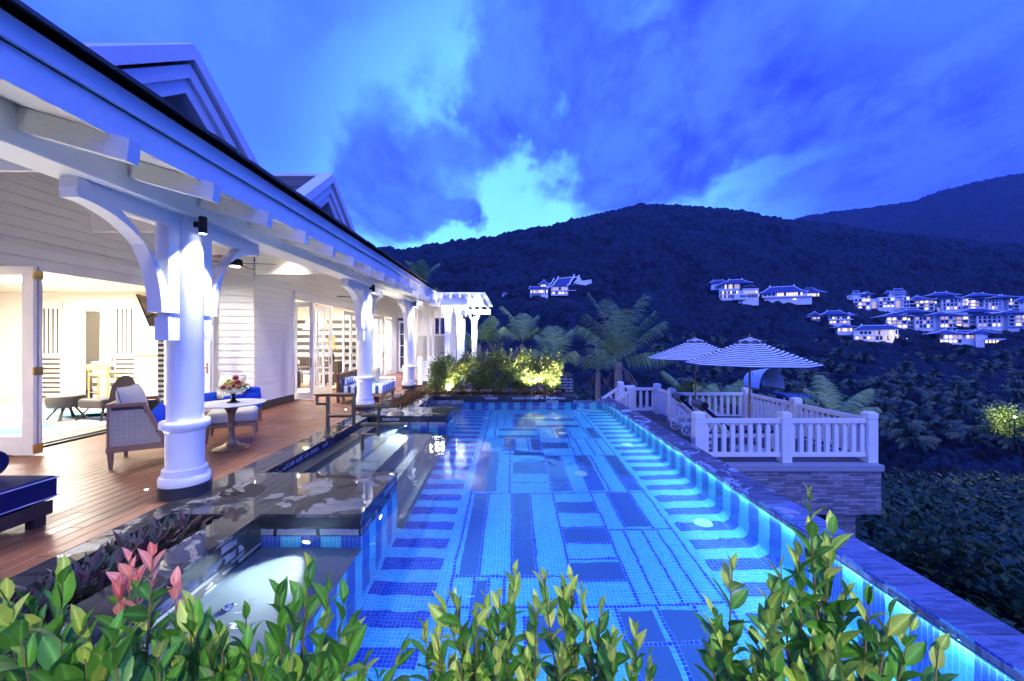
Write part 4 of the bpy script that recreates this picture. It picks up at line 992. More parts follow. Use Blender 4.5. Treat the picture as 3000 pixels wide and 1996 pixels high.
# wheeled sun loungers
def lounger(x, y, lb):
    t = thing('sun_lounger', lb, 'sun lounger', (x, y, TZ), group='wheeled white sun loungers on the terrace')
    f = MB()
    for s in (-.31, .31): f.beam((0, s, .30), (1.9, s, .30), .035, .08)
    for k in range(16): f.box(.52+k*.085, .58+k*.085, -.30, .30, .325, .345)
    f.beam((0, -.31, .30), (0, .31, .30), .05, .07); f.beam((1.9, -.31, .30), (1.9, .31, .30), .05, .07)
    f.build('frame', M['white'], t, bevel=.004, seg=1)
    for s in (-.31, .31): MB().beam((1.62, s, 0), (1.62, s, .28), .05, .07, (1, 0, 0)).build('leg', M['white'], t, bevel=.003, seg=1)
    b = MB()
    for s in (-.28, .28): b.beam((.62, s, .36), (.02, s, .86), .03, .05)
    for k in range(8): b.beam((.58-k*.075, -.28, .39+k*.0625), (.58-k*.075, .28, .39+k*.0625), .05, .015, (.6, 0, .8))
    b.beam((.12, -.25, .33), (.28, -.25, .63), .02, .03, (0, 1, 0)); b.beam((.12, .25, .33), (.28, .25, .63), .02, .03, (0, 1, 0))
    b.build('backrest', M['white'], t, bevel=.003, seg=1)
    ms = M['lstripe']
    m = MB(); m.box(.62, 1.92, -.28, .28, .35, .42); m.build('cushion', M['blue_fab'] if False else ms, t, bevel=.03, seg=3)
    m = MB(); m.beam((.66, 0, .43), (.04, 0, .95), .56, .075, (.6, 0, .8)); m.build('back_cushion', ms, t, bevel=.03, seg=3)
    m = MB(); m.tube([(.05, -.29, 1.0), (.05, .29, 1.0)], .085, 18); m.build('head_roll', ms, t, smooth=40, bevel=.015)
    for s in (-.36, .36):
        wv = MB()
        n = 24
        for r0, r1, th_ in ((.115, .15, .022),):
            i0 = []
            for (rr_, yy_) in ((r0, -th_), (r1, -th_), (r1, th_), (r0, th_)):
                i0.append(wv.add([(.12+rr_*math.cos(2*math.pi*j/n), s+yy_, .15+rr_*math.sin(2*math.pi*j/n)) for j in range(n)]))
            for q in range(4):
                for j in range(n):
                    a, b_ = i0[q], i0[(q+1) % 4]; wv.face((a+j, a+(j+1) % n, b_+(j+1) % n, b_+j))
        wo = wv.build('wheel', M['white'], t, smooth=30)
        sp_ = MB()
        for k in range(6):
            a = k*math.pi/3; sp_.beam((.12, s, .15), (.12+.12*math.cos(a), s, .15+.12*math.sin(a)), .02, .03, (0, 1, 0))
        sp_.tube([(.12, s-.03, .15), (.12, s+.03, .15)], .03, 14); sp_.build('spokes', M['white'], wo)
    return t
lounger(4.55, 11.0, 'wheeled white sun lounger with striped cushions, the farther one by the back balustrade')
lounger(4.53, 9.72, 'wheeled white sun lounger with striped cushions, the nearer one behind the front balustrade')

# pergola at the end of the house
pg = thing('pergola', 'brightly lit white slatted pergola on round columns at the end of the house', 'pergola', (-1.9, 17.5, 0))
def PP(mb, name, **k):
    o = mb.build(name, M['white'], pg, **k); o.location = (1.9, -17.5, 0); return o
for y in (15.0, 20.2):
    b = MB(); b.box(-3.1, -1.08, y-.1, y+.1, 3.02, 3.28); PP(b, 'beam', bevel=.006)
for k in range(6):
    x = -3.0+k*.36; b = MB(); b.box(x-.04, x+.04, 14.7, 20.5, 3.285, 3.42); PP(b, 'joist', bevel=.004)
for k in range(24):
    y = 14.65+k*.25; b = MB(); b.box(-3.15, -.98, y-.03, y+.03, 3.422, 3.47); PP(b, 'slat')
def sqpost(x, y, w_):
    b = MB(); b.box(x-w_, x+w_, y-w_, y+w_, 0, 2.8)
    for i, (e, z0, z1) in enumerate(((.03, 2.62, 2.66), (.05, 2.72, 2.80), (.09, 2.80, 2.9), (.13, 2.9, 3.02), (.04, 0, .3))): b.box(x-w_-e, x+w_+e, y-w_-e, y+w_+e, z0, z1)
    PP(b, 'post', bevel=.006)
sqpost(-1.92, 15.0, .14); sqpost(-2.42, 15.0, .10); sqpost(-1.9, 20.2, .13)
b = MB(); b.lathe(-1.3, 20.2, ((.13, 0), (.13, 2.6), (.17, 2.65), (.17, 2.72), (.2, 2.9), (.2, 3.02)), 24); 
col_light(-1.78, 14.72, 2.55, 'assumed black cylinder spotlight under the near beam of the pergola', 200, 1)  # both pergola spotlights are assumed from its bright capitals
col_light(-1.70, 17.0, 2.75, 'assumed black cylinder spotlight inside the pergola', 160, 1)
lamp('assumed_pergola_lamp', 'SPOT', (.3, -3.1, 1.9), 420, (.95, .97, 1), (0, -2.2, 3.2), pg, spot_size=R(120), spot_blend=.8, shadow_soft_size=.08)  # two more assumed spots without fittings, brightening the pergola
lamp('assumed_pergola_lamp', 'SPOT', (.5, 1.6, 1.9), 380, (.95, .97, 1), (0.1, 2.9, 3.2), pg, spot_size=R(120), spot_blend=.8, shadow_soft_size=.08)
# short picket fence between the last column and the pergola
pf = thing('picket_fence', 'short white picket fence beside the farthest veranda column', 'fence', (-3.2, 15.3, 0))
pm = post_mesh(1.08, .085).build('post', M['white'], pf, bevel=.005)
for i, (x, y) in enumerate(((-3.52, 15.3), (-3.22, 15.6), (-2.95, 15.2), (-1.62, 15.6))):
    o = pm if i == 0 else pm.copy()
    if i: COL.objects.link(o); o.parent = pf
    o.location = (x+3.2, y-15.3, 0)
r = MB(); r.beam((-.32, 0, .86), (0, .3, .86), .05, .09); r.beam((0, .3, .86), (.27, -.1, .86), .05, .09); r.beam((.27, -.1, .86), (1.6, .3, .86), .05, .09); r.beam((-.32, 0, .2), (.27, -.1, .2), .05, .09); r.beam((.27, -.1, .2), (1.6, .3, .2), .05, .09); r.build('rail', M['white'], pf, bevel=.004)
for k in range(12):
    b = MB(); x = -.22+k*.145; y = .02+(.2*k/12); b.box(x-.03, x+.03, y-.015, y+.015, .2, .86); b.build('picket', M['white'], pf)

# depth marking
cu = bpy.data.curves.new('depth_text', 'FONT'); cu.body = '1.20 m. Depth'; cu.size = .125; cu.extrude = .002; cu.space_character = 1.08
cu.materials.append(mat('white_lettering', (.85, .85, .85), .5))
tmp = bpy.data.objects.new('tmp', cu); COL.objects.link(tmp); bpy.context.view_layer.update()
me_ = bpy.data.meshes.new_from_object(tmp.evaluated_get(bpy.context.evaluated_depsgraph_get())); bpy.data.objects.remove(tmp)
to = bpy.data.objects.new('depth_marking', me_); COL.objects.link(to); to.location = (.60, 12.295, -.105); to.rotation_euler = (R(90), 0, 0)
tag(to, 'white lettering 1.20 m. Depth on the black stone of the far pool wall', 'depth marking')

# ================================================================== HANDRAIL
hr = thing('handrail', 'bronze tube handrail of square loops stepping down into the pool', 'handrail', (-3.29, 7.1, 0))
def S(zx, zy):   # a point of the rail read off the photograph, brought to its upright plane
    x = (600+zx/2.8-1500)/1167*7.1; z = 1.7-(1100+zy/2.8-998)/1167*7.1; return (x+3.29, 0, z)
for nm, pts in (('tube', [(1008,495),(1008,165)]), ('tube', [(915,158),(1222,158)]), ('tube', [(922,158),(922,232),(1008,232)]), ('tube', [(1222,158),(1222,415)]), ('tube', [(1008,330),(1222,330)]),
                ('tube', [(1222,258),(1515,258)]), ('tube', [(1425,258),(1425,484),(1292,484),(1292,650)]), ('tube', [(1285,402),(1640,402)]), ('tube', [(1285,328),(1425,328)])):
    m = MB(); P_ = [S(*q) for q in pts]; m.tube(P_, .034, 12)
    for q in P_[1:-1]: m.lathe(q[0], q[1], ((.0001, -.034), (.024, -.024), (.034, 0), (.024, .024), (.0001, .034)), 12, q[2])
    m.build('tube', M['bronze'], hr, smooth=40)
for q, z in (((1008, 495), .0), ((1222, 415), .0)):
    p = S(*q); MB().box(p[0]-.06, p[0]+.06, -.05, .05, -.002, .025).build('foot_plate', M['bronze'], hr, bevel=.004)

# ================================================================== FURNITURE
def pillow(name, w_, h_, d_, mt, parent, loc, rot, pipe=None):
    p = MB(); n = 14
    for s in (-1, 1):
        def fn(u, v, s=s):
            a, b = u*2-1, v*2-1
            e = max(0, (1-abs(a)**2.6))*max(0, (1-abs(b)**2.6)); pin = 1-.07*(abs(a)**2)*(1-abs(b)**2)-.0
            return (a*w_/2*(1-.06*(1-b*b)*0-.05*(1-abs(b))*abs(a)), s*d_/2*e**.55, b*h_/2*(1-.05*(1-abs(a))*abs(b)))
        if s > 0: p.grid(fn, n, n)
        else: p.grid(lambda u, v: fn(1-u, v), n, n)
    T = Matrix.LocRotScale(Vector(loc), __import__('mathutils').Euler(rot), None)
    p.T = None; p.v = [tuple(T @ Vector(q)) for q in p.v]
    o = p.build(name, mt, parent, smooth=60)
    if pipe:
        q = MB(); pts = []
        for k in range(41):
            t_ = k/10; side = int(t_) % 4; f = t_-int(t_)
            a, b = [(-1+2*f, -1), (1, -1+2*f), (1-2*f, 1), (-1, 1-2*f)][side]
            pts.append(T @ Vector((a*w_/2*(1-.05*(1-abs(b))*abs(a)), 0, b*h_/2*(1-.05*(1-abs(a))*abs(b)))))
        q.tube(pts, .006, 6); q.build('piping', pipe, o)
    return o
def cane_chair(loc, rz, lb):
    """low lounge chair, local +x is the way it faces, local y across; its back near corner at the origin"""
    t = thing('lounge_chair', lb, 'chair', loc, rz)
    W_ = .78; D_ = .86
    for (x, y) in ((.04, .04), (.04, W_-.04), (D_-.05, .04), (D_-.05, W_-.04)):
        l = MB(); s = .03; l.hexa([(x-s*.6, y-s*.6, 0), (x+s*.6, y-s*.6, 0), (x+s*.6, y+s*.6, 0), (x-s*.6, y+s*.6, 0), (x-s, y-s, .22), (x+s, y-s, .22), (x+s, y+s, .22), (x-s, y+s, .22)]); l.build('leg', M['teak'], t, bevel=.004)
    f = MB(); f.box(0, D_, 0, .045, .22, .30); f.box(0, D_, W_-.045, W_, .22, .30); f.box(0, .045, .045, W_-.045, .22, .30); f.box(D_-.045, D_, .045, W_-.045, .22, .30)
    f.box(.045, D_-.045, .045, W_-.045, .24, .27)
    for y in (.0225, W_-.0225):
        f.beam((.38, y, .83), (.60, y, .28), .045, .045, (0, 1, 0)); f.beam((.0, y, .84), (.40, y, .84), .045, .05)
        f.beam((.02, y, .30), (.02, y, .82), .03, .03, (0, 1, 0))
    f.beam((.02, .04, .84), (.02, W_-.04, .84), .05, .05)
    f.build('frame', M['teak'], t, bevel=.006)
    # woven cane panels: crossing strands with holes between
    def cane(name, P0, U_, V_, inside):
        c = MB(); st = .056; nu_, nv_ = int(U_.length/st), int(V_.length/st); u = U_.normalized()*st; v = V_.normalized()*st; nrm = u.cross(v).normalized()
        def strand(a, b, o): c.beam(P0+a+nrm*o, P0+b+nrm*o, .012, .004, nrm)
        for i in range(nu_+1):
            js = [j for j in range(nv_+1) if inside((i)*st, j*st)]
            if len(js) > 1: strand(u*i-u*.12+v*js[0], u*i-u*.12+v*js[-1], .001); strand(u*i+u*.12+v*js[0], u*i+u*.12+v*js[-1], .002)
        for j in range(nv_+1):
            is_ = [i for i in range(nu_+1) if inside(i*st, j*st)]
            if len(is_) > 1: strand(v*j-v*.12+u*is_[0], v*j-v*.12+u*is_[-1], -.002); strand(v*j+v*.12+u*is_[0], v*j+v*.12+u*is_[-1], -.003)
        for i in range(nu_):
            for j in range(nv_):
                if inside(i*st, j*st) and inside((i+1)*st, (j+1)*st) and inside((i+1)*st, j*st) and inside(i*st, (j+1)*st):
                    strand(u*i+v*j, u*(i+1)+v*(j+1), 0); strand(u*(i+1)+v*j, u*i+v*(j+1), .003)
        c.build(name, M['cane'], t)
    ins = lambda a, b: a < (.56-(b)*.40) and b < .50
    q = MB(); q.prism([(.05, .30), (.58, .30), (.385, .81), (.05, .81)], .045, .05, 'y'); q.prism([(.05, .30), (.58, .30), (.385, .81), (.05, .81)], W_-.05, W_-.045, 'y'); q.box(.045, .05, .05, W_-.05, .30, .81); q.build('hole_shade', mat('cane_hole_shade', (.09, .075, .055), .9), t)  # dark sheets added behind the cane, painting shade into its holes
    cane('cane_panel', Vector((.03, .022, .31)), Vector((.60, 0, 0)), Vector((0, 0, .52)), ins)
    cane('cane_panel', Vector((.03, W_-.022, .31)), Vector((.60, 0, 0)), Vector((0, 0, .52)), ins)
    cane('cane_panel', Vector((.015, .04, .31)), Vector((0, W_-.08, 0)), Vector((0, 0, .52)), lambda a, b: a < W_-.09 and b < .50)
    s = MB(); s.box(.10, D_+.01, .05, W_-.05, .275, .42); s.build('seat_cushion', M['linen'], t, bevel=.045, seg=4)
    s = MB(); s.beam((.10, W_/2, .36), (.06, W_/2, .84), W_-.12, .10, (1, 0, 0)); s.build('back_cushion', M['linen'], t, bevel=.04, seg=4)
    return t
c1 = cane_chair((-5.3, 5.19, 0), R(32), 'cane sided lounge chair with pale cushions left of the nearest column')
pr = thing('pillow', 'large pale pillow with teal piping leaning in the cane chair', 'pillow', (-5.3, 5.19, 0), R(32))
pillow('cover', .60, .56, .22, M['linen'], pr, (.20, .34, .80), (R(-12), 0, R(80)), M['teal_pipe'])
pr = thing('pillow', 'small bright blue pillow propped on the seat of the cane chair', 'pillow', (-5.3, 5.19, 0), R(32))
pillow('cover', .42, .34, .15, M['blue_fab'], pr, (.50, .30, .58), (R(-22), R(-24), R(70)), M['teal_pipe'])
# pedestal table and fruit bowl
t = thing('side_table', 'round white topped pedestal table with a mottled gilt trumpet foot', 'table', (-4.41, 6.26, 0))
MB().lathe(0, 0, ((.40, .695), (.455, .708), (.46, .716), (.455, .724), (.40, .728)), 56).build('table_top', M['white'], t, smooth=30)
MB().lathe(0, 0, ((.245, 0), (.25, .012), (.22, .03), (.12, .06), (.065, .11), (.045, .20), (.038, .36), (.046, .52), (.08, .62), (.14, .68), (.20, .696)), 48).build('pedestal', M['rust'], t, smooth=40)
bw_ = thing('fruit_bowl', 'glass fruit bowl on a black foot standing on the pedestal table', 'bowl', (-4.38, 6.26, .728))
MB().lathe(0, 0, ((.085, 0), (.088, .012), (.05, .025), (.028, .05), (.042, .075), (.025, .10), (.03, .12), (.05, .135)), 32).build('foot', M['black'], bw_, smooth=40)
g = MB(); g.lathe(0, 0, ((.05, .135), (.12, .15), (.18, .19), (.215, .245), (.222, .275), (.217, .275), (.21, .247), (.175, .196), (.115, .158), (.0001, .145)), 40); g.build('glass', M['bowl'], bw_, smooth=40)
fr = random.Random(5)
fruits = [(.11, -.05, .24, .042, 'orange'), (.03, -.13, .24, .043, 'orange'), (-.08, -.11, .24, .042, 'red_fruit'), (-.15, -.02, .25, .04, 'yellow'), (-.04, .02, .26, .05, 'red_fruit'), (.06, .05, .27, .045, 'green_fruit'),
          (.0, -.04, .31, .042, 'yellow'), (.08, -.02, .32, .044, 'red_fruit'), (-.07, .0, .33, .04, 'green_fruit'), (.02, .02, .385, .045, 'red_fruit'), (.16, .02, .27, .04, 'yellow'), (-.11, .1, .27, .042, 'orange'), (.05, .12, .28, .042, 'orange'), (-.02, -.1, .30, .036, 'yellow')]
for i, (x, y, z, r_, k) in enumerate(fruits):
    f = MB(); f.lathe(0, 0, [(max(.0001, r_*math.sin(a)*(1.0)), -r_*math.cos(a)*.92) for a in [math.pi*q/9 for q in range(10)]], 16)
    nm = {'orange': 'orange', 'red_fruit': 'apple', 'yellow': 'mango', 'green_fruit': 'pear'}[k]
    o = f.build(nm, M[k], None, smooth=60); o.location = (-4.38+x, 6.26+y, .728+z)
    if k == 'yellow': o.scale = (1.5, .9, .85); o.rotation_euler = (fr.random(), fr.random()*.5, fr.random()*3)
    where = 'at the top of the pile' if z > .36 else (('at the front, halfway up the pile' if y < -.07 else 'halfway up the pile') if z > .29 else ('at the front of the rim' if y < -.07 else ('at the left of the rim' if x < -.05 else ('at the back of the bowl' if y > .08 else ('beside the top apple' if x > .05 else 'low in the bowl')))))
    tag(o, f'{ {"orange":"orange","apple":"red apple","mango":"yellow mango","pear":"green pear"}[nm] } {where} in the glass fruit bowl', 'fruit', 'fruit heaped in the glass bowl')
# ottoman with taper legs
t = thing('footstool', 'square linen footstool on taper teak legs behind the pedestal table', 'footstool', (-4.99, 6.49, 0), R(31))
for (x, y) in ((.03, .03), (.66, .03), (.03, .66), (.66, .66)):
    l = MB(); s = .028; dx = -.025 if x < .3 else .025; dy = -.025 if y < .3 else .025
    l.hexa([(x+dx-s*.6, y+dy-s*.6, 0), (x+dx+s*.6, y+dy-s*.6, 0), (x+dx+s*.6, y+dy+s*.6, 0), (x+dx-s*.6, y+dy+s*.6, 0), (x-s, y-s, .27), (x+s, y-s, .27), (x+s, y+s, .27), (x-s, y+s, .27)]); l.build('leg', M['teak'], t, bevel=.004)
MB().box(0, .69, 0, .69, .25, .31).build('frame', M['teak'], t, bevel=.006)
MB().box(-.01, .70, -.01, .70, .31, .50).build('seat', M['linen'], t, bevel=.06, seg=5)
# blue sofa chair behind
t = thing('armchair', 'blue backed armchair behind the footstool and pedestal table', 'chair', (-5.98, 7.85, 0), R(-18))
for (x, y) in ((-.42, .0), (.42, .0), (-.42, .72), (.42, .72)): MB().box(x-.025, x+.025, y-.0, y+.05, 0, .22).build('leg', M['teak'], t, bevel=.004)
MB().box(-.46, .46, 0, .78, .22, .28).build('frame', M['teak'], t, bevel=.006)
MB().box(-.45, .45, .62, .78, .28, .72).build('backrest', M['blue_fab'], t, bevel=.05, seg=4)
MB().box(-.46, -.36, .0, .78, .28, .62).build('armrest', M['blue_fab'], t, bevel=.04, seg=4); MB().box(.36, .46, .0, .78, .28, .62).build('armrest', M['blue_fab'], t, bevel=.04, seg=4)
MB().box(-.36, .36, -.02, .62, .28, .44).build('seat', M['linen'], t, bevel=.045, seg=4)
pr = thing('pillow', 'pale ribbed pillow standing on the blue armchair', 'pillow', (-5.98, 7.85, 0), R(-18)); pillow('cover', .72, .52, .18, M['linen'], pr, (-.05, .48, .72), (R(-12), 0, 0), M['teal_pipe'])
pr = thing('pillow', 'second pale pillow with teal edge on the right of the blue armchair', 'pillow', (-5.98, 7.85, 0), R(-18)); pillow('cover', .34, .34, .14, M['linen'], pr, (.33, .40, .67), (R(-10), R(30), R(-30)), M['teal_pipe'])
# navy daybed cut by the left edge
t = thing('daybed', 'navy blue daybed with white piping at the left edge of the deck', 'daybed', (-4.75, 2.8, 0))
MB().box(-.52, .52, -.95, .92, .24, .45).build('mattress', M['navy'], t, bevel=.035, seg=4)
MB().box(-.50, .49, -.93, .90, .10, .225).build('frame', M['dark_wood'], t, bevel=.006)
for (x, y) in ((-.45, .82), (.42, .82), (-.45, -.9), (.42, -.9)): MB().box(x-.04, x+.04, y-.05, y+.05, 0, .10).build('leg', M['dark_wood'], t, bevel=.004)
for z in (.262, .432):
    m = MB(); pts = [(-.52, -.95), (.52, -.95), (.52, .92), (-.52, .92)]; P_ = [(x*1.002, y*1.002, z) for x, y in pts]; 
    for a, b in zip(P_, P_[1:]+P_[:1]): m.tube([a, b], .0055, 6)
    m.build('piping', M['piping'], t)
b_ = MB(); b_.tube([(-.52, .78, .59), (.10, .78, .59)], .115, 24); bo = b_.build('cover', M['navy'], None, smooth=40, bevel=.02, seg=3)
t2 = thing('bolster', 'round navy bolster lying across the end of the navy daybed', 'bolster', (-4.75, 2.8, 0)); bo.parent = t2
# striped daybed
t = thing('daybed', 'blue and white striped daybed with a slatted wooden back behind the middle column', 'daybed', (-4.18, 11.7, 0), R(4))
MB().box(-.56, .56, -.80, .80, .24, .46).build('mattress', M['daystripe'], t, bevel=.04, seg=4)
MB().box(-.58, .58, -.82, .82, .16, .24).build('frame', M['teak'], t, bevel=.006)
for (x, y) in ((-.5, -.74), (.5, -.74), (-.5, .74), (.5, .74)): MB().box(x-.035, x+.035, y-.035, y+.035, 0, .16).build('leg', M['teak'], t, bevel=.004)
h = MB(); h.box(-.66, -.60, -.82, -.72, 0, .80); h.box(-.66, -.60, .72, .82, 0, .80); h.box(-.67, -.59, -.84, .84, .74, .80)
for k in range(11): h.box(-.645, -.615, -.68+k*.128, -.60+k*.128, .16, .74)
h.build('backrest', M['teak_red'], t, bevel=.005)
t2 = thing('bolster', 'striped bolster at the wooden back of the striped daybed', 'bolster', (-4.18, 11.7, 0), R(4)); q = MB(); q.tube([(-.49, -.74, .56), (-.49, .05, .56)], .10, 22); q.build('cover', M['daystripe'], t2, smooth=40, bevel=.015)
pr = thing('pillow', 'pale square pillow on the striped daybed right of the middle column', 'pillow', (-4.18, 11.7, 0), R(4)); pillow('cover', .48, .46, .14, M['linen'], pr, (.10, .25, .68), (R(-10), 0, R(-50)))
t = thing('side_table', 'low white table beyond the striped daybed', 'table', (-4.4, 13.6, 0))
MB().box(-.35, .35, -.3, .3, .40, .44).build('table_top', M['white'], t, bevel=.004)
for (x, y) in ((-.32, -.27), (.32, -.27), (-.32, .27), (.32, .27)): MB().box(x-.02, x+.02, y-.02, y+.02, 0, .40).build('leg', M['white'], t)

# ------------------------------------------------ inside the rooms
t = thing('rug', 'pale rug with blue and turquoise angular shapes in the lit room', 'rug', (-10.2, 8.3, .03))
rg = MB(); rg.cm = 0; rg.box(-2.6, 2.2, -2.9, 2.0, 0, .01)
rg.cm = 1
for a in ((-2.0, -2.4, .3, -2.0, -.9, -.9), (-1.0, .2, 1.6, .4, 1.2, 1.4), (.2, -1.2, 1.8, -1.5, 1.0, -.2)):
    i = rg.add([(a[0], a[1], .0125), (a[2], a[3], .0125), (a[4], a[5], .0125)]); rg.face((i, i+1, i+2))
rg.cm = 2
for a in ((-2.4, -.6, -1.0, -.7, -1.6, .6), (.2, .3, 2.0, -.1, 1.5, 1.5), (-1.9, 1.0, -.3, 1.1, -1.0, 1.9), (-.7, -2.6, 1.9, -2.5, 1.2, -1.7)):
    i = rg.add([(a[0], a[1], .0125), (a[2], a[3], .0125), (a[4], a[5], .0125)]); rg.face((i, i+1, i+2))
o = rg.build('pile', [mat('rug_white', (.62, .62, .60), .9), mat('rug_turquoise', (.05, .35, .45), .9), mat('rug_navy', (.05, .10, .22), .9)], t)
t = thing('footstool', 'round charcoal footstool on splayed black legs inside the lit room', 'footstool', (-9.45, 8.45, .04))
MB().lathe(0, 0, ((.27, .26), (.30, .29), (.31, .36), (.31, .44), (.295, .49), (.25, .51), (.0001, .515)), 40).build('seat', M['dark_fab'], t, smooth=40)
for k in range(4):
    a = k*math.pi/2+.5; c, s = math.cos(a), math.sin(a); MB().beam((c*.12, s*.12, .27), (c*.30, s*.30, 0), .05, .03).build('leg', M['dark_wood'], t)
t = thing('armchair', 'charcoal armchair with a tall curved back beside the round footstool', 'chair', (-8.7, 8.55, .04), R(-100))
MB().box(-.32, .32, -.32, .32, .24, .44).build('seat', M['dark_fab'], t, bevel=.06, seg=4)
bk = MB()
for s in (0, 1):
    def fn(u, v, s=s):
        a = (u-.5)*1.1; rr_ = .34+.05*v+(.05 if s else 0)
        return (math.sin(a)*rr_, math.cos(a)*rr_-.02+.10*v, .26+v*(.66*(1-.35*(2*u-1)**2)))
    bk.grid(fn, 14, 8) if s else bk.grid(lambda u, v: fn(1-u, v), 14, 8)
bk.build('backrest', M['dark_fab'], t, smooth=60)
for (x, y) in ((-.26, -.26), (.26, -.26), (-.26, .26), (.26, .26)): MB().beam((x*.7, y*.7, .25), (x*1.25, y*1.25, 0), .04, .03).build('leg', M['dark_wood'], t)
t = thing('bar_stool', 'brass framed bar stool with a curved back at the pantry counter', 'stool', (-11.35, 11.05, .03), R(20))
for (x, y) in ((-.2, -.2), (.2, -.2), (-.2, .2), (.2, .2)): MB().box(x-.015, x+.015, y-.015, y+.015, 0, .98 if y < 0 else .72).build('leg', M['brass'], t)
MB().box(-.23, .23, -.22, .22, .70, .78).build('seat', mat('olive_seat', (.30, .24, .10), .6), t, bevel=.03, seg=3)
MB().box(-.24, .24, -.24, -.19, .86, 1.02).build('backrest', mat('olive_back', (.30, .24, .10), .6), t, bevel=.02, seg=3)
MB().box(-.2, .2, -.2, -.19, .25, .28).build('foot_bar', M['brass'], t)
t = thing('television', 'wall television tilted down from its arm inside the lit room', 'television', (-9.55, 10.6, 2.45))
q = MB(); q.T = Matrix.Rotation(R(-62), 4, 'Z') @ Matrix.Rotation(R(18), 4, 'X'); q.box(-.75, .75, -.02, .02, -.42, .42); q.build('screen', mat('dark_screen', (.03, .03, .035), .08), t, bevel=.004)
q = MB(); q.beam((0, 0, 0), (.15, .85, .1), .05, .06); q.build('arm', M['steel'], t)
t = thing('curtain', 'narrow grey and white checked curtain behind the nearest column', 'curtain', (-8.24, 9.35, 0))
q = MB(); q.grid(lambda u, v: (u*.16-.08, .03*math.sin(u*18), .05+v*2.75), 40, 2); q.build('fabric', M['check'], t, smooth=60)
for i, (x, lb) in enumerate(((-11.9, 'small brown bottle at the middle of the pantry counter'), (-11.98, 'small dark bottle left of the blue box on the pantry counter'))):
    q = MB(); q.lathe(0, 0, ((.035, 0), (.035, .13), (.014, .17), (.014, .21)), 14); o = q.build('bottle', M['rust'], None, smooth=40); o.location = (x, 11.85, 1.071); tag(o, lb, 'bottle', 'bottles on the pantry counter')
o = MB().box(-.05, .05, -.04, .04, 0, .20).build('box', mat('cyan_box', (.05, .35, .6), .4), None, bevel=.003); o.location = (-11.75, 11.87, 1.071); tag(o, 'bright blue upright box on the pantry counter', 'box')
# dining chairs, vase and pendant of the second room
def dchair(loc, rz, lb):
    t = thing('dining_chair', lb, 'chair', loc, rz, group='dark dining chairs')
    for (x, y) in ((-.2, -.2), (.2, -.2), (-.2, .2), (.2, .2)): MB().beam((x, y, .42), (x*1.1, y*1.1, 0), .045, .045, (0, 1, 0)).build('leg', M['dark_wood'], t, bevel=.003)
    MB().box(-.24, .24, -.24, .24, .42, .49).build('seat', M['linen'], t, bevel=.02, seg=3)
    b = MB(); b.grid(lambda u, v: ((u-.5)*(.40+.10*v), .22+.05*v-.03*math.sin(math.pi*u), .45+v*.55), 6, 6); b.grid(lambda u, v: ((.5-u)*(.40+.10*v), .25+.05*v-.03*math.sin(math.pi*u), .45+v*.55), 6, 6); b.build('backrest', M['dark_wood'], t, smooth=50)
    return t
dchair((-6.95, 14.75, .03), R(150), 'dark dining chair with a pale seat just inside the second doorway')
dchair((-7.9, 15.4, .03), R(200), 'dark dining chair farther inside the second room, seen through the door panes')
t = thing('dining_table', 'dark dining table inside the second room', 'table', (-7.7, 14.2, .03)); MB().box(-.6, .6, -.5, .5, .70, .74).build('table_top', M['dark_wood'], t, bevel=.004); MB().box(-.1, .1, -.1, .1, 0, .70).build('pedestal', M['dark_wood'], t)
t = thing('pendant_lamp', 'pale fabric pendant lamp hanging in the second room', 'lamp', (-7.15, 14.6, 2.1))
MB().hexa([(-.34, -.34, 0), (.34, -.34, 0), (.34, .34, 0), (-.34, .34, 0), (-.22, -.22, .42), (.22, -.22, .42), (.22, .22, .42), (-.22, .22, .42)]).build('lamp_shade', mat('lit_shade', (.7, .6, .45), .8, emit=(1, .8, .5), estr=.7), t)
MB().tube([(0, 0, .42), (0, 0, 1.0)], .01, 6).build('cord', M['black'], t)
t = thing('vase', 'dark vase with yellow orchids beside the dining chair', 'vase', (-7.2, 15.9, .03))
MB().box(-.35, .35, -.2, .2, 0, .85).build('stand', M['dark_wood'], t, bevel=.004); MB().lathe(0, 0, ((.10, .85), (.12, .95), (.10, 1.1), (.05, 1.18)), 18).build('pot', M['dark_wood'], t, smooth=40)
fl = MB(); fr = random.Random(2)
for k in range(60):
    x, y, z = fr.gauss(0, .10), fr.gauss(0, .06), 1.3+fr.random()*.6; s = .035; a = fr.random()*3
    fl.quad((x-s*math.cos(a), y-s*math.sin(a), z-s), (x+s*math.cos(a), y+s*math.sin(a), z-s), (x+s*math.cos(a), y+s*math.sin(a), z+s), (x-s*math.cos(a), y-s*math.sin(a), z+s))
fl.build('flowers', M['yellow'], t)
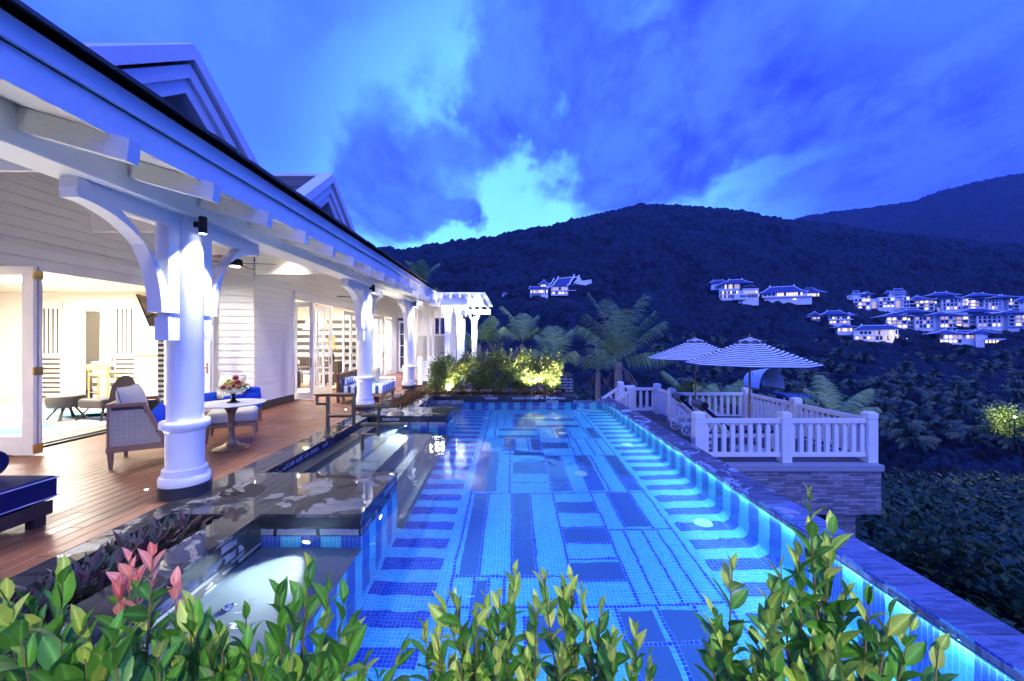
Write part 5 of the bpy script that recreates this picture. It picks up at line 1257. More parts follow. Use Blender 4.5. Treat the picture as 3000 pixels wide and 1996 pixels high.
# ================================================================== TERRAIN
F_ = 1167.0
YS = np.array([4, 7, 13, 30, 60, 120, 190, 260, 330, 450, 560, 700, 760, 900.])
def ridge1(u):   # photo outline of the near ridge: px -> height
    px = np.array([-600, 600, 1000, 1171, 1273, 1464, 1591, 1693, 1782, 1871, 1947, 2036, 2164, 2240, 2330, 2450, 2650, 3000, 3800])
    py = np.array([900, 830, 800, 770, 732, 694, 675, 643, 620, 598, 598, 604, 613, 630, 643, 655, 690, 720, 760])
    return (998-np.interp(u*F_+1500, px, py)-14-24*np.clip((1560-(u*F_+1500))/250, 0, 1))/F_
def vprof(u, Y):
    u = np.asarray(u, float); Y = np.asarray(Y, float)
    k = np.clip((u-.12)/.5, 0, 1); k = k*k*(3-2*k)
    left = np.interp(Y, YS[:12], [-1.5, -1.0, -.60, -.30, -.17, -.07, .02, .095, .15, .22, .27, .30])
    right = np.interp(Y, YS[:12], [-1.6, -1.15, -.72, -.46, -.31, -.165, -.055, .0, .062, .15, .21, .25])
    v = left*(1-k)+right*k
    top = ridge1(u); g = np.clip((Y-330)/(700-330), 0, 1)
    v = np.where(Y > 330, np.interp(Y, [330, 700], [0, 1])**1.0*0+ (left*(1-k)+right*k)*(1-g)+top*g, v)
    # hollow where the terrain is steeper under the villas
    v = np.where(Y > 700, top-(Y-700)*.0016, v)
    return v
def tz(x, y): return 1.7+float(vprof(x/y, y))*y
def solveY(px, py):
    u = (px-1500)/F_; v = (998-py)/F_; ys = np.linspace(60, 690, 2000); vv = vprof(np.full_like(ys, u), ys)
    return float(ys[np.argmin(np.abs(vv-v))])
def smooth_noise(x, y, s, seed):
    rng = np.random.default_rng(seed); T = rng.random((64, 64))
    X_ = x/s; Y_ = y/s; i = np.floor(X_).astype(int); j = np.floor(Y_).astype(int); fx = X_-i; fy = Y_-j; fx = fx*fx*(3-2*fx); fy = fy*fy*(3-2*fy)
    g = lambda a, b: T[a % 64, b % 64]
    return (g(i, j)*(1-fx)+g(i+1, j)*fx)*(1-fy)+(g(i, j+1)*(1-fx)+g(i+1, j+1)*fx)*fy-.5
def domes(x, y, s, seed):
    """height of round tree crowns, one per jittered cell of size s"""
    rng = np.random.default_rng(seed); JX = rng.random((97, 97)); JY = rng.random((97, 97)); RR = rng.uniform(.45, .95, (97, 97)); HH = rng.uniform(.5, 1.25, (97, 97))
    i0 = np.floor(x/s).astype(int); j0 = np.floor(y/s).astype(int); out = np.zeros_like(x)
    for di in (-1, 0, 1):
        for dj in (-1, 0, 1):
            i = i0+di; j = j0+dj; a, b = i % 97, j % 97
            d2 = ((x/s-i-JX[a, b])**2+(y/s-j-JY[a, b])**2)/RR[a, b]**2
            out = np.maximum(out, np.where(d2 < 1, np.sqrt(np.maximum(0, 1-d2))*HH[a, b], 0))
    return out*s
VSITE = [(1545, 1745, 868), (2095, 2240, 880), (2235, 2370, 878), (2365, 2410, 936), (2425, 2490, 948), (2510, 2655, 908), (2690, 2960, 910), (2610, 2770, 962), (2790, 2985, 958), (2470, 2615, 996), (2750, 2900, 1006), (2980, 3100, 930)]
def terrain(name, u0, u1, nu_, ysrow, m, canopy, kind, label=None, cat=None):
    us = np.linspace(u0, u1, nu_); Ug, Yg = np.meshgrid(us, ysrow); Xg = Ug*Yg
    Z_ = 1.7+vprof(Ug, Yg)*Yg
    if canopy:
        big = smooth_noise(Xg, Yg, 60, 1)*14+smooth_noise(Xg, Yg, 23, 2)*6
        far = np.clip((Yg-90)/120, 0, 1)
        c = domes(Xg, Yg, 6.4, 3)*.8+domes(Xg, Yg, 2.9, 4)*.6+domes(Xg+5, Yg, 13.0, 13)*.35*np.clip((Yg-320)/80, 0, 1)
        c2 = domes(Xg, Yg, 1.9, 5)*.9+domes(Xg, Yg, .9, 6)*.5+smooth_noise(Xg, Yg, 9, 7)*2.0
        edge = np.clip((700-Yg)/150, 0.0, 1)
        for (va, vb, vy) in VSITE:      # clearings on which the hill buildings stand
            Yv = solveY((va+vb)/2, vy+13); ua, ub = (va-1500)/F_, (vb-1500)/F_
            k_ = np.clip(1-np.maximum(np.abs(Ug-(ua+ub)/2)-(ub-ua)/2, 0)/.006, 0, 1)*np.clip(1-np.maximum(Yv-24-Yg, 0)/8, 0, 1)*np.clip(1-np.maximum(Yg-Yv-22, 0)/10, 0, 1)
            c = c*(1-.55*k_); big = big*(1-k_)
        Z_ = Z_+far*(c+big*np.clip((Yg-260)/200, 0, 1)*edge)+(1-far)*c2-.3
    else: Z_ -= 3.5
    V_ = np.stack([Xg, Yg, Z_], -1).reshape(-1, 3); a = np.arange(len(ysrow)*nu_).reshape(len(ysrow), nu_)
    Fc = np.stack([a[:-1, :-1], a[:-1, 1:], a[1:, 1:], a[1:, :-1]], -1).reshape(-1, 4)
    o = np_mesh(name, V_, Fc, m, smooth=True); return tag(o, label, cat, None, kind)
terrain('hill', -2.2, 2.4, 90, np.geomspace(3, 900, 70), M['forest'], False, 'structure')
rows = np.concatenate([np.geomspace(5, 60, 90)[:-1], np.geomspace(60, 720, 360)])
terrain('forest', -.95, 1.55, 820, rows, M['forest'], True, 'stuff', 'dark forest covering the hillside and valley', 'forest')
g = MB(); g.quad((-60, -60, -10), (60, -60, -10), (60, 6, -10), (-60, 6, -10)); g.quad((-60, 22.5, -3), (-3, 22.5, -3), (-3, 60, -3), (-60, 60, -3)); tag(g.build('ground', M['soil']), kind='structure')
# the higher ridge behind, on the right
px = np.array([1800, 2200, 2340, 2418, 2546, 2673, 2762, 2889, 3000, 3200, 3800]); py = np.array([760, 690, 640, 626, 611, 592, 560, 528, 509, 470, 400])
us = np.linspace(.2, 2.0, 420); top = (998-np.interp(us*F_+1500, px, py))/F_; ds = np.linspace(760, 1500, 90)
Ug, Dg = np.meshgrid(us, ds); tt = (Dg-760)/740; Xg = Ug*Dg
Zg = 1.7+(top[None, :]*tt+.12*(1-tt))*Dg+smooth_noise(Xg, Dg, 70, 9)*10*(1-tt)+domes(Xg, Dg, 9, 8)*.7
a = np.arange(Zg.size).reshape(Zg.shape); Fc = np.stack([a[:-1, :-1], a[:-1, 1:], a[1:, 1:], a[1:, :-1]], -1).reshape(-1, 4)
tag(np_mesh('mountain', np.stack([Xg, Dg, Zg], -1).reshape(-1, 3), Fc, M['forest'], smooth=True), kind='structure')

# leafy ground cover of the near slope
def leaf_scatter(name, n, u0, u1, y0, y1, s0, s1, m, up=.6, label=None):
    r = np.random.default_rng(hash(name) % 999 if False else n); u = r.uniform(u0, u1, n); y = np.exp(r.uniform(np.log(y0), np.log(y1), n)); x = u*y
    z = 1.7+vprof(u, y)*y+domes(x, y, 1.9, 5)*.9+domes(x, y, .9, 6)*.5+smooth_noise(x, y, 9, 7)*2.0-.3+r.uniform(-.1, up, n)*domes(x, y, 3.1, 11)
    s = r.uniform(s0, s1, n)*np.clip(y/14, .8, 4)**.5; az = r.uniform(0, 6.283, n); el = r.uniform(-.3, 1.1, n)
    d = np.stack([np.cos(az)*np.cos(el), np.sin(az)*np.cos(el), np.sin(el)], -1); e = np.stack([-np.sin(az), np.cos(az), r.uniform(-.5, .5, n)], -1)
    P = np.stack([x, y, z], -1); s = s[:, None]
    V_ = np.stack([P, P+d*s*.5+e*s*.28, P+d*s, P+d*s*.5-e*s*.28], 1).reshape(-1, 3)
    return np_mesh(name, V_, np.arange(4*n).reshape(-1, 4), m)
tag(leaf_scatter('undergrowth', 80000, .25, 1.5, 7.5, 42, .10, .42, M['bush']), 'dark leafy undergrowth on the slope below the free pool edge', 'undergrowth', None, 'stuff')
tag(leaf_scatter('undergrowth', 26000, -.30, .35, 16, 70, .16, .30, M['bush']), 'dark leafy undergrowth behind the lit hedge', 'undergrowth', None, 'stuff')

# ================================================================== PALMS
def frond_arrays(rng, length, az, el, droop, nl, lw, ll, base=(0, 0, 0), twist=0.0, ragged=0.0):
    """centre line and leaflets of one feather frond"""
    V_ = []; Fq = []
    n = 9; pts = []; p = np.array(base, float); e = el
    for i in range(n+1):
        pts.append(p.copy()); st = length/n
        p = p+st*np.array([math.cos(az)*math.cos(e), math.sin(az)*math.cos(e), math.sin(e)]); e -= droop/n*(1+1.2*i/n)
    pts = np.array(pts)
    side = np.array([-math.sin(az), math.cos(az), 0.0])
    for i in range(n):
        w0 = .022*length/2.5*(1-i/n*.8); a, b = pts[i], pts[i+1]; k = len(V_)
        V_ += [a-side*w0, a+side*w0, b+side*w0*.85, b-side*w0*.85]; Fq.append([k, k+1, k+2, k+3])
    for j in range(nl):
        f = .16+.84*j/(nl-1); q = f*n; i = min(int(q), n-1); c = pts[i]+(pts[i+1]-pts[i])*(q-i); t_ = pts[i+1]-pts[i]; t_ /= np.linalg.norm(t_)
        nrm = np.cross(side, t_)
        L_ = ll*(math.sin(math.pi*(.12+.80*f))**.6)*rng.uniform(.85, 1.1)
        for s in (-1, 1):
            if rng.random() < ragged: continue
            wz = max(0.0, min(1.0, (t_[2]-.25)/.6)); d = side*s*(.42+.42*wz)+t_*.5+np.array([0, 0, -.62*(1-wz)-.08-.15*rng.random()]); d /= np.linalg.norm(d)
            d2 = d+np.array([0, 0, -.45-.3*rng.random()]); d2 /= np.linalg.norm(d2)
            w2 = t_*lw*.5; k = len(V_); m_ = c+d*L_*.55; e_ = m_+d2*L_*.45
            V_ += [c-w2, c+w2, m_+w2, m_-w2, e_+w2*.15, e_-w2*.15]; Fq += [[k, k+1, k+2, k+3], [k+3, k+2, k+4, k+5]]
    return V_, Fq
def palm(name, seed, height, nf, flen, nl, lw, ll, mats, label, cat, loc, group=None, lean=(0, 0), erect=.0, dry=0, tr=.11, fronds=None, ragged=0.0, dr=1.0):
    rng = np.random.default_rng(seed); t = thing(name, label, cat, loc, 0, group)
    V_ = []; Fq = []; mi = []
    cx, cy_ = lean
    fl_ = fronds or [(rng.uniform(0, 6.283), rng.uniform(.15+erect, 1.35), 1.0) for _ in range(nf)]
    for az, el, sc_ in fl_:
        v, f = frond_arrays(rng, flen*sc_*rng.uniform(.85, 1.1), az, el, rng.uniform(.5, 1.0)*dr, nl, lw, ll, (cx, cy_, height), 0, ragged); k = len(V_); V_ += v; Fq += [[q+k for q in x] for x in f]; mi += [0]*len(f)
    for _ in range(dry):
        v, f = frond_arrays(rng, flen*.75, rng.uniform(0, 6.283), rng.uniform(-.9, -.2), 1.0, max(8, nl//2), lw*.7, ll*.7, (cx, cy_, height-.1), 0, .4); k = len(V_); V_ += v; Fq += [[q+k for q in x] for x in f]; mi += [1]*len(f)
    np_mesh('crown', V_, Fq, mats, t, mi)
    tk = MB(); n = 14; pts = [(cx*(i/n)**2, cy_*(i/n)**2, height*i/n) for i in range(n+1)]
    rs = [tr*(1.25-.35*i/n)*(1.07 if i % 2 else .95) for i in range(n+1)]; rs[0] *= 1.3; rs[-1] *= 1.15; tk.tube(pts, rs, 12); tk.build('trunk', M['bark_far'] if group else M['bark'], t, smooth=50)
    return t
FM = [M['frond'], M['frond_dry']]
def pt(px_, py_, Y): return ((px_-1500)/F_*Y, Y, 1.7+(998-py_)/F_*Y)
def near_palm(px_, py_, Y, base_py, **k):
    x, y, z = pt(px_, py_, Y); zb = 1.7+(998-base_py)/F_*Y; k['height'] = z-zb; k.setdefault('dr', .6); return palm(loc=(x, y, zb), cat='palm tree', name='palm_tree', mats=FM, **k)
# big ragged palm left of the parasols
near_palm(1812, 1062, 17.0, 1250, seed=11, nf=0, flen=3.3, nl=40, lw=.026, ll=.85, label='largest ragged young palm standing behind the stair posts left of the parasols', dry=5, tr=.17, ragged=.12,
          fronds=[(1.9, 1.54, 1.0), (2.9, 1.42, .95), (.3, 1.40, .92), (3.2, 1.05, .85), (-.1, .95, .85), (4.6, 1.25, .75), (3.6, 1.15, .8), (-.6, 1.15, .75), (1.3, 1.3, .85), (3.9, .55, .62), (5.6, .5, .62)])
near_palm(1752, 1090, 20.0, 1290, seed=12, nf=7, flen=2.1, nl=30, lw=.030, ll=.7, label='slim palm with a ringed trunk just behind the largest ragged palm', erect=.4, dry=4, tr=.13, ragged=.15)
near_palm(1530, 1010, 21.0, 1200, seed=13, nf=0, flen=2.2, nl=36, lw=.034, ll=.85, label='palm with upright fan of fronds behind the left half of the lit hedge', dry=6, tr=.12,
          fronds=[(3.0, 1.42, 1.0), (1.5, 1.54, .98), (.1, 1.38, .9), (2.9, 1.0, .6), (-.4, 1.05, .6)])
near_palm(1622, 1070, 20.0, 1230, seed=14, nf=0, flen=2.4, nl=38, lw=.036, ll=1.0, label='palm with broad drooping fronds behind the right half of the lit hedge', dry=3, tr=.13,
          fronds=[(1.5, 1.54, .8), (2.9, 1.35, .75), (.2, 1.38, .8), (3.3, .9, .5), (-.2, .9, .55)])
near_palm(1237, 838, 26.0, 1000, seed=15, nf=9, flen=1.9, nl=30, lw=.04, ll=.6, label='palm top showing above the far end of the house roof', erect=.5, dry=0, tr=.13)
near_palm(1405, 1010, 24.0, 1240, seed=16, nf=8, flen=2.0, nl=28, lw=.04, ll=.8, label='dark palm behind the right column of the pergola', erect=.3, dry=3, tr=.12)
near_palm(2030, 1180, 19.0, 1300, seed=17, nf=0, flen=1.9, nl=40, lw=.05, ll=.85, label='palm fronds rising behind the back balustrade left of the nearer parasol pole', dry=1, tr=.12,
          fronds=[(3.0, 1.05, 1.0), (.2, 1.0, .9), (2.5, .6, .8), (4.3, 1.2, .7), (.6, .5, .9)])
near_palm(2115, 1195, 18.0, 1320, seed=18, nf=0, flen=1.7, nl=36, lw=.05, ll=.7, label='short spiky palm behind the back balustrade between the two parasol poles', dry=1, tr=.12,
          fronds=[(.3, 1.2, 1.0), (2.8, 1.1, .9), (.1, .8, 1.0), (3.2, .7, .7)])
near_palm(2440, 1235, 15.0, 1420, seed=19, nf=0, flen=2.0, nl=44, lw=.04, ll=.55, label='palm right behind the side balustrade with one long frond leaning right', dry=2, tr=.13,
          fronds=[(2.7, 1.3, .8), (.15, .95, 1.15), (.0, .6, .9), (3.3, .9, .8), (4.2, .8, .6), (1.4, 1.4, .9)])
# coconut palms of the valley
protos = []
for s in range(4):
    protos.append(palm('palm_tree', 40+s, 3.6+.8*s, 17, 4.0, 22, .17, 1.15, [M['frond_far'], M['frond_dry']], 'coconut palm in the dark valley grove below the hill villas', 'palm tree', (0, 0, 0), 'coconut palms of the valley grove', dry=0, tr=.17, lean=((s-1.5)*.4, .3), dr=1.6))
rp_ = random.Random(21); usedp = [False]*4; placed = []
tries = 0
while len(placed) < 170 and tries < 6000:
    tries += 1
    px_ = rp_.uniform(1900, 3150); py_ = 1020+330*rp_.random()**1.3
    if px_ < 2250 and py_ > 1180: continue
    if px_ < 2600 and py_ > 1260: continue
    u = (px_-1500)/F_; v = (998-py_)/F_; ys = np.linspace(28, 240, 700); yy = float(ys[np.argmin(np.abs(vprof(np.full_like(ys, u), ys)-v))])
    x = u*yy
    if any((x-a)**2+(yy-b)**2 < (3.6 if yy < 110 else 5.5)**2 for a, b in placed): continue
    if 2500 < px_ < 2960 and py_ < 1060: continue
    placed.append((x, yy)); k = rp_.randrange(4); z = tz(x, yy)-.5; s_ = rp_.uniform(.75, 1.1)
    if yy < 60: s_ *= .8
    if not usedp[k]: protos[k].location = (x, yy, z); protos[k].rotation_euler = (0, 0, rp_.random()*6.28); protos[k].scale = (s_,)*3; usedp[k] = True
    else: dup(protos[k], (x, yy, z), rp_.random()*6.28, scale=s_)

# ================================================================== HEDGE AND SHRUBS
LEAF = []
for i in range(5):
    f = i/4; wdt = [0.05, .42, .50, .34, .0][i]
    LEAF.append((f, wdt))
def shoot_leaves(rng, P, D, L_, wd, roll, curl=.25, n=5):
    """a folded pointed leaf from P along D"""
    D = D/np.linalg.norm(D); up = np.array([0, 0, 1.0]); S_ = np.cross(D, up); S_ /= (np.linalg.norm(S_)+1e-9); N_ = np.cross(S_, D)
    S2 = S_*math.cos(roll)+N_*math.sin(roll); N2 = -S_*math.sin(roll)+N_*math.cos(roll)
    V_ = []; c = P.copy(); d = D.copy()
    for i, (f, w_) in enumerate(LEAF):
        if i: c = c+d*L_*.25; d = d-N2*curl*.25; d /= np.linalg.norm(d)
        V_ += [c-S2*w_*wd+N2*w_*wd*.35, c.copy(), c+S2*w_*wd+N2*w_*wd*.35]
    Fq = []
    for i in range(4):
        a = i*3; Fq += [[a, a+1, a+4, a+3], [a+1, a+2, a+5, a+4]]
    return V_, Fq
def shrub(name, label, tips, base, leafL, nodes, seed, pink=(), cat='shrub', group=None, young=.35, extra=0, spread=.1):
    """upright twigs ending at the given tips, set with opposite pairs of leaves"""
    rng = np.random.default_rng(seed); bx_, by_, bz_ = base
    t = thing(name, label, cat, base, 0, group); V_ = []; Fq = []; mi = []; st = MB()
    for ti, tip in enumerate(tips):
        tip = np.array(tip, float)-np.array(base); root = np.array([rng.normal(0, spread)+tip[0]*.25, rng.normal(0, spread*.4), 0.0])
        mid = (root+tip)/2+np.array([tip[0]*.12, 0, rng.normal(0, .02)]); mid[0] = root[0]+(tip[0]-root[0])*.65
        cur = lambda f: (1-f)**2*root+2*f*(1-f)*mid+f*f*tip
        st.tube([tuple(cur(f)) for f in (0, .25, .5, .7, .85, 1.0)], [.006, .005, .004, .0033, .0025, .0012], 6, False)
        Ltot = np.linalg.norm(tip-root); a0 = rng.random()*3.14; ispk = ti in pink
        for k in range(nodes):
            gap = leafL*(.10+.50*k)/Ltot if k < 2 else leafL*(.50*k+.1)/Ltot
            f = 1-gap
            if f < .15: break
            p = cur(f); tg = cur(min(1, f+.03))-cur(f-.03); tg /= np.linalg.norm(tg); az = a0+k*math.pi/2+rng.normal(0, .2)
            side = np.cross(tg, [0.3, 1, .1]); side /= np.linalg.norm(side); oth = np.cross(tg, side)
            for s in (-1, 1):
                if rng.random() < .06 and k > 1: continue
                sd = (side*math.cos(az)+oth*math.sin(az))*s
                op = (.20+.13*k) if k < 5 else .85; op = min(op, .98)+rng.normal(0, .16)
                d = tg*math.cos(op)+sd*math.sin(op)
                L_ = leafL*([.62, .85, 1.0, 1.05][k] if k < 4 else 1.05)*rng.uniform(.62, 1.2)
                v, fq = shoot_leaves(rng, p, d, L_, L_*rng.uniform(.34, .46), rng.normal(0, .5), rng.uniform(.1, .7)); q0 = len(V_); V_ += v; Fq += [[q+q0 for q in x] for x in fq]
                m_ = 2 if (ispk and k < 3) else (1 if (k < 2 and rng.random() < young*2) or rng.random() < young*.35 else 0)
                mi += [m_]*len(fq)
    fo = np_mesh('foliage', V_, Fq, [M['leaf'], M['leaf_young'], M['leaf_pink']], t, mi, smooth=True)
    at = fo.data.attributes.new('mid', 'FLOAT', 'POINT'); at.data.foreach_set('value', np.tile([0.0, 1.0, 0.0], len(V_)//3).astype(np.float32))
    st.build('stems', M['stem'], t, smooth=60)
    return t
def tip(px_, py_, Y): x, y, z = pt(px_, py_, Y); return (x, y, z)
rs_ = random.Random(31)
def fill(n, x0, x1, y0, y1, Ya, Yb): return [tip(rs_.uniform(x0, x1), rs_.uniform(y0, y1), rs_.uniform(Ya, Yb)) for _ in range(n)]
BZ = .02
# five shrubs along the camera side of the pool
shrub('shrub', 'leafy green shrub in the bottom left corner with broad fresh leaves', [tip(20, 1750, .80), tip(100, 1790, .86), tip(185, 1700, .92), tip(-60, 1730, .8), tip(60, 1880, .74), tip(250, 1930, .72), tip(235, 1850, .9)]+fill(9, -150, 330, 1860, 2010, .68, .95), (-1.0, .86, BZ), .105, 7, 1, spread=.10, young=.15)
shrub('shrub', 'shrub with pink and coral young leaves at its tips, left foreground', [tip(378, 1640, .98), tip(447, 1625, .96), tip(512, 1712, .95), tip(355, 1705, .95), tip(405, 1690, .97)]+fill(8, 280, 560, 1840, 1990, .72, .95), (-.80, .92, BZ), .068, 11, 2, pink=(0, 1, 2, 3, 4), spread=.08, young=.2)
shrub('shrub', 'deep green shrub in front of the shallow shelf and its steel jets', [tip(560, 1790, .9), tip(720, 1805, .95), tip(815, 1740, .97), tip(905, 1665, .98), tip(962, 1725, .98), tip(640, 1850, .9), tip(870, 1790, .93), tip(1040, 1830, .95), tip(1010, 1760, .95)]+fill(13, 540, 1120, 1880, 1995, .78, .98)+[tip(1180, 1900, .97)], (-.55, .95, BZ), .088, 8, 3, spread=.13, young=.08)
shrub('shrub', 'bushy green shrub at the bottom middle against the mosaic floor', [tip(1243, 1845, 1.12), tip(1290, 1765, 1.14), tip(1330, 1745, 1.15), tip(1395, 1790, 1.12), tip(1418, 1765, 1.16), tip(1465, 1745, 1.14), tip(1508, 1680, 1.16), tip(1592, 1690, 1.16), tip(1650, 1712, 1.15), tip(1672, 1695, 1.18), tip(1706, 1730, 1.13), tip(1765, 1775, 1.13), tip(1570, 1780, 1.08), tip(1800, 1870, 1.10)]+fill(19, 1260, 1800, 1850, 1980, 1.02, 1.2), (.02, 1.12, BZ), .078, 8, 4, spread=.12, young=.5)
shrub('shrub', 'small single twig of yellow green leaves between the middle and right shrubs', [tip(1866, 1838, 1.1), tip(1905, 1925, 1.08), tip(1850, 1940, 1.05)], (.33, 1.1, BZ), .06, 7, 5, spread=.03, young=.6)
shrub('shrub', 'tall yellow green shrub at the bottom right rising over the free pool edge', [tip(2372, 1462, 1.0), tip(2145, 1670, 1.0), tip(2288, 1665, 1.0), tip(2262, 1730, .97), tip(2092, 1800, .98), tip(2075, 1880, .95), tip(2340, 1620, 1.0), tip(2420, 1640, 1.0), tip(2480, 1740, .97), tip(2545, 1765, .95), tip(2610, 1800, .95), tip(2670, 1840, .93), tip(2750, 1895, .9), tip(2440, 1560, 1.02)]+fill(17, 2090, 2720, 1850, 1995, .85, 1.04), (.80, .98, BZ), .088, 11, 6, spread=.12, young=.35)
pl = MB(); pl.box(-3.55, 3.25, .50, 1.335, -1.6, 0.0); pl.box(-3.55, 3.25, .46, .52, -.02, .06); tag(pl.build('planter_wall', M['basalt']), kind='structure')
# assumed unseen lamp behind the camera, added to light the front shrubs
t = thing('wall_light', 'assumed round warm lamp behind the camera, added to light the front shrubs', 'wall light', (.6, -1.6, 3.0))
MB().lathe(0, 0, ((.09, .04), (.09, .0), (.10, -.02), (.10, -.03)), 24).build('housing', M['black'], t); MB().lathe(0, 0, ((.085, -.035), (.085, -.03)), 20).build('lens', M['warm_lens'], t)
lamp('assumed_front_lamp', 'SPOT', (0, 0, -.06), 760, (1.0, .95, .70), (-.7, 2.7, -1.95), t, spot_size=R(66), spot_blend=.6, shadow_soft_size=.12)

def hedge_bush(x, y, z0, rx, ry, h, n, seed, label, red=0):
    rng = np.random.default_rng(seed); t = thing('hedge_shrub', label, 'shrub', (x, y, z0), 0, 'clipped hedge shrubs along the far pool wall')
    k = 40; a_ = rng.uniform(-1, 1, k); lobes = np.stack([a_*rx*.80, rng.uniform(-1, 1, k)*ry*.6, rng.uniform(.10, .86, k)*h*(1-.22*a_**2)], -1); lr = rng.uniform(.10, .23, k)
    li = rng.integers(0, k, n); d = rng.normal(size=(n, 3)); d /= np.linalg.norm(d, axis=1)[:, None]; rr_ = lr[li]*rng.uniform(.55, 1.12, n)
    P = lobes[li]+d*rr_[:, None]*np.array([1, .8, 1.15]); P = P[P[:, 2] > .05]; n = len(P)
    # upright sprigs on top
    m = 34; sx_ = rng.uniform(-rx, rx, m)*.95; sh = h*rng.uniform(.80, 1.10, m)*(1-.18*(sx_/rx)**2); pts = []
    for i in range(m):
        for j in range(16): f = j/15; pts.append([sx_[i]+rng.normal(0, .012), rng.normal(0, ry*.4), sh[i]-.24*f+rng.normal(0, .004)])
    P = np.concatenate([P, np.array(pts)]); n = len(P)
    az = rng.uniform(0, 6.283, n); el = rng.uniform(0, 1.3, n); L_ = rng.uniform(.045, .085, n)[:, None]
    D = np.stack([np.cos(az)*np.cos(el), np.sin(az)*np.cos(el), np.sin(el)], -1); E = np.stack([-np.sin(az), np.cos(az), rng.uniform(-.6, .6, n)], -1)
    V_ = np.stack([P, P+D*L_*.5+E*L_*.27, P+D*L_, P+D*L_*.5-E*L_*.27], 1).reshape(-1, 3)
    np_mesh('foliage', V_, np.arange(4*n).reshape(-1, 4), M['hedge_leaf'], t)
    s = MB()
    for i in range(9):
        a = lobes[i]; s.tube([(rng.uniform(-.15, .15), 0, -.05), (a[0]*.5, a[1]*.5, a[2]*.5), tuple(a)], [.014, .01, .004], 6, False)
    s.build('stems', M['stem'], t)
    return t
for i, (px_, w_, h_, lb) in enumerate(((1305, .42, 1.25, 'first shrub of the lit hedge from the left, loose and beside the white fence'), (1385, .42, 1.38, 'second shrub of the lit hedge from the left, in front of the pergola column'),
        (1460, .42, 1.52, 'third shrub of the lit hedge from the left, the tallest and darker green'), (1535, .42, 1.42, 'fourth shrub of the lit hedge from the left, brightly uplit'), (1605, .42, 1.34, 'last shrub of the lit hedge on the right, glowing yellow at its foot'))):
    x = (px_-1500)/F_*13.0; hedge_bush(x, 13.1+.1*(i % 2), -.02, w_+.06, .40, h_, 10500, 60+i, lb)
gl = leaf_scatter('undergrowth', 10, .25, .3, 8, 9, .01, .02, M['bush']); bpy.data.objects.remove(gl)
def strap_bed(name, label, x0, x1, y0, y1, z, n, L0, L1, m, seed, w_=.022):
    rng = np.random.default_rng(seed); V_ = []; Fq = []
    for i in range(n):
        c = np.array([rng.uniform(x0, x1), rng.uniform(y0, y1), z])
        for k in range(rng.integers(9, 15)):
            az = rng.uniform(0, 6.283); el = rng.uniform(.45, 1.35); L_ = rng.uniform(L0, L1); d = np.array([math.cos(az)*math.cos(el), math.sin(az)*math.cos(el), math.sin(el)]); s = np.array([-math.sin(az), math.cos(az), 0])
            p = c+np.array([math.cos(az), math.sin(az), 0])*.01; q0 = len(V_); e = el
            for j in range(4):
                ww = w_*[.9, 1.0, .7, .05][j]; V_ += [p-s*ww+np.array([0, 0, ww*.5]), p.copy(), p+s*ww+np.array([0, 0, ww*.5])]
                dd = np.array([math.cos(az)*math.cos(e), math.sin(az)*math.cos(e), math.sin(e)]); p = p+dd*L_/3; e -= .12
            for j in range(3): a = q0+j*3; Fq += [[a, a+1, a+4, a+3], [a+1, a+2, a+5, a+4]]
    return tag(np_mesh(name, V_, Fq, m, smooth=True), label, 'plants', None, 'stuff')
strap_bed('purple_plants', 'purple and green strap leaved plants filling the near trough in the paving', -3.25, -2.90, 1.2, 3.75, -.10, 130, .12, .25, M['purple'], 5)
strap_bed('purple_plants', 'reddish strap leaved plants in the far trough beside the farthest column', -3.22, -2.82, 10.45, 13.9, -.06, 170, .13, .26, M['hedge_leaf_red'], 6, .018)
strap_bed('ground_plants', 'low reddish plants at the foot of the lit hedge', -2.6, 1.6, 12.62, 12.85, -.02, 120, .06, .15, M['hedge_leaf_red'], 8, .014)
so = MB(); so.box(-3.36, -2.80, .3, 3.9, -.5, -.10); so.box(-3.30, -2.75, 10.2, 14.0, -.5, -.06); so.box(-2.75, 1.99, 12.52, 14.2, -1.0, -.02); so.box(-3.6, -1.9, 14.0, 17, -.5, -.04); tag(so.build('planter_soil', M['soil']), kind='structure')
for i, (px_, lb, e) in enumerate(((1314, 'small garden uplight under the left part of the hedge', 75), (1562, 'small garden uplight under the bright right part of the hedge', 66), (1626, 'small garden uplight at the right end of the hedge', 44))):
    x = (px_-1500)/F_*12.66; t = thing('garden_light', lb, 'garden light', (x, 12.70, -.02), group='garden lights under the hedge')
    q = MB(); q.T = Matrix.Translation((0, 0, .07)) @ Matrix.Rotation(R(-25), 4, 'X'); q.lathe(0, 0, ((.03, -.05), (.035, .03), (.032, .04)), 16); q.build('housing', M['black'], t)
    q = MB(); q.T = Matrix.Translation((0, 0, .07)) @ Matrix.Rotation(R(-25), 4, 'X'); q.lathe(0, 0, ((.030, .041), (.0001, .045)), 16); q.build('lens', M['warm_lens'], t)
    MB().box(-.008, .008, -.008, .008, -.02, .05).build('stake', M['black'], t)
    lamp('garden_lamp', 'SPOT', (0, .03, .13), e*13, (1.0, .88, .60), (0, .16, 1.0), t, spot_size=R(120), spot_blend=.8, shadow_soft_size=.03)
hb = hedge_bush(pt(2945, 1225, 47.0)[0], 47.0, pt(2945, 1285, 47.0)[2], .75, .5, 1.15, 5200, 90, 'yellow green bush lit by a lamp near the right edge of the valley')
hb['group'] = 'lit bushes in the valley'; hb.scale = (3.4,)*3; hb.name = 'bush'
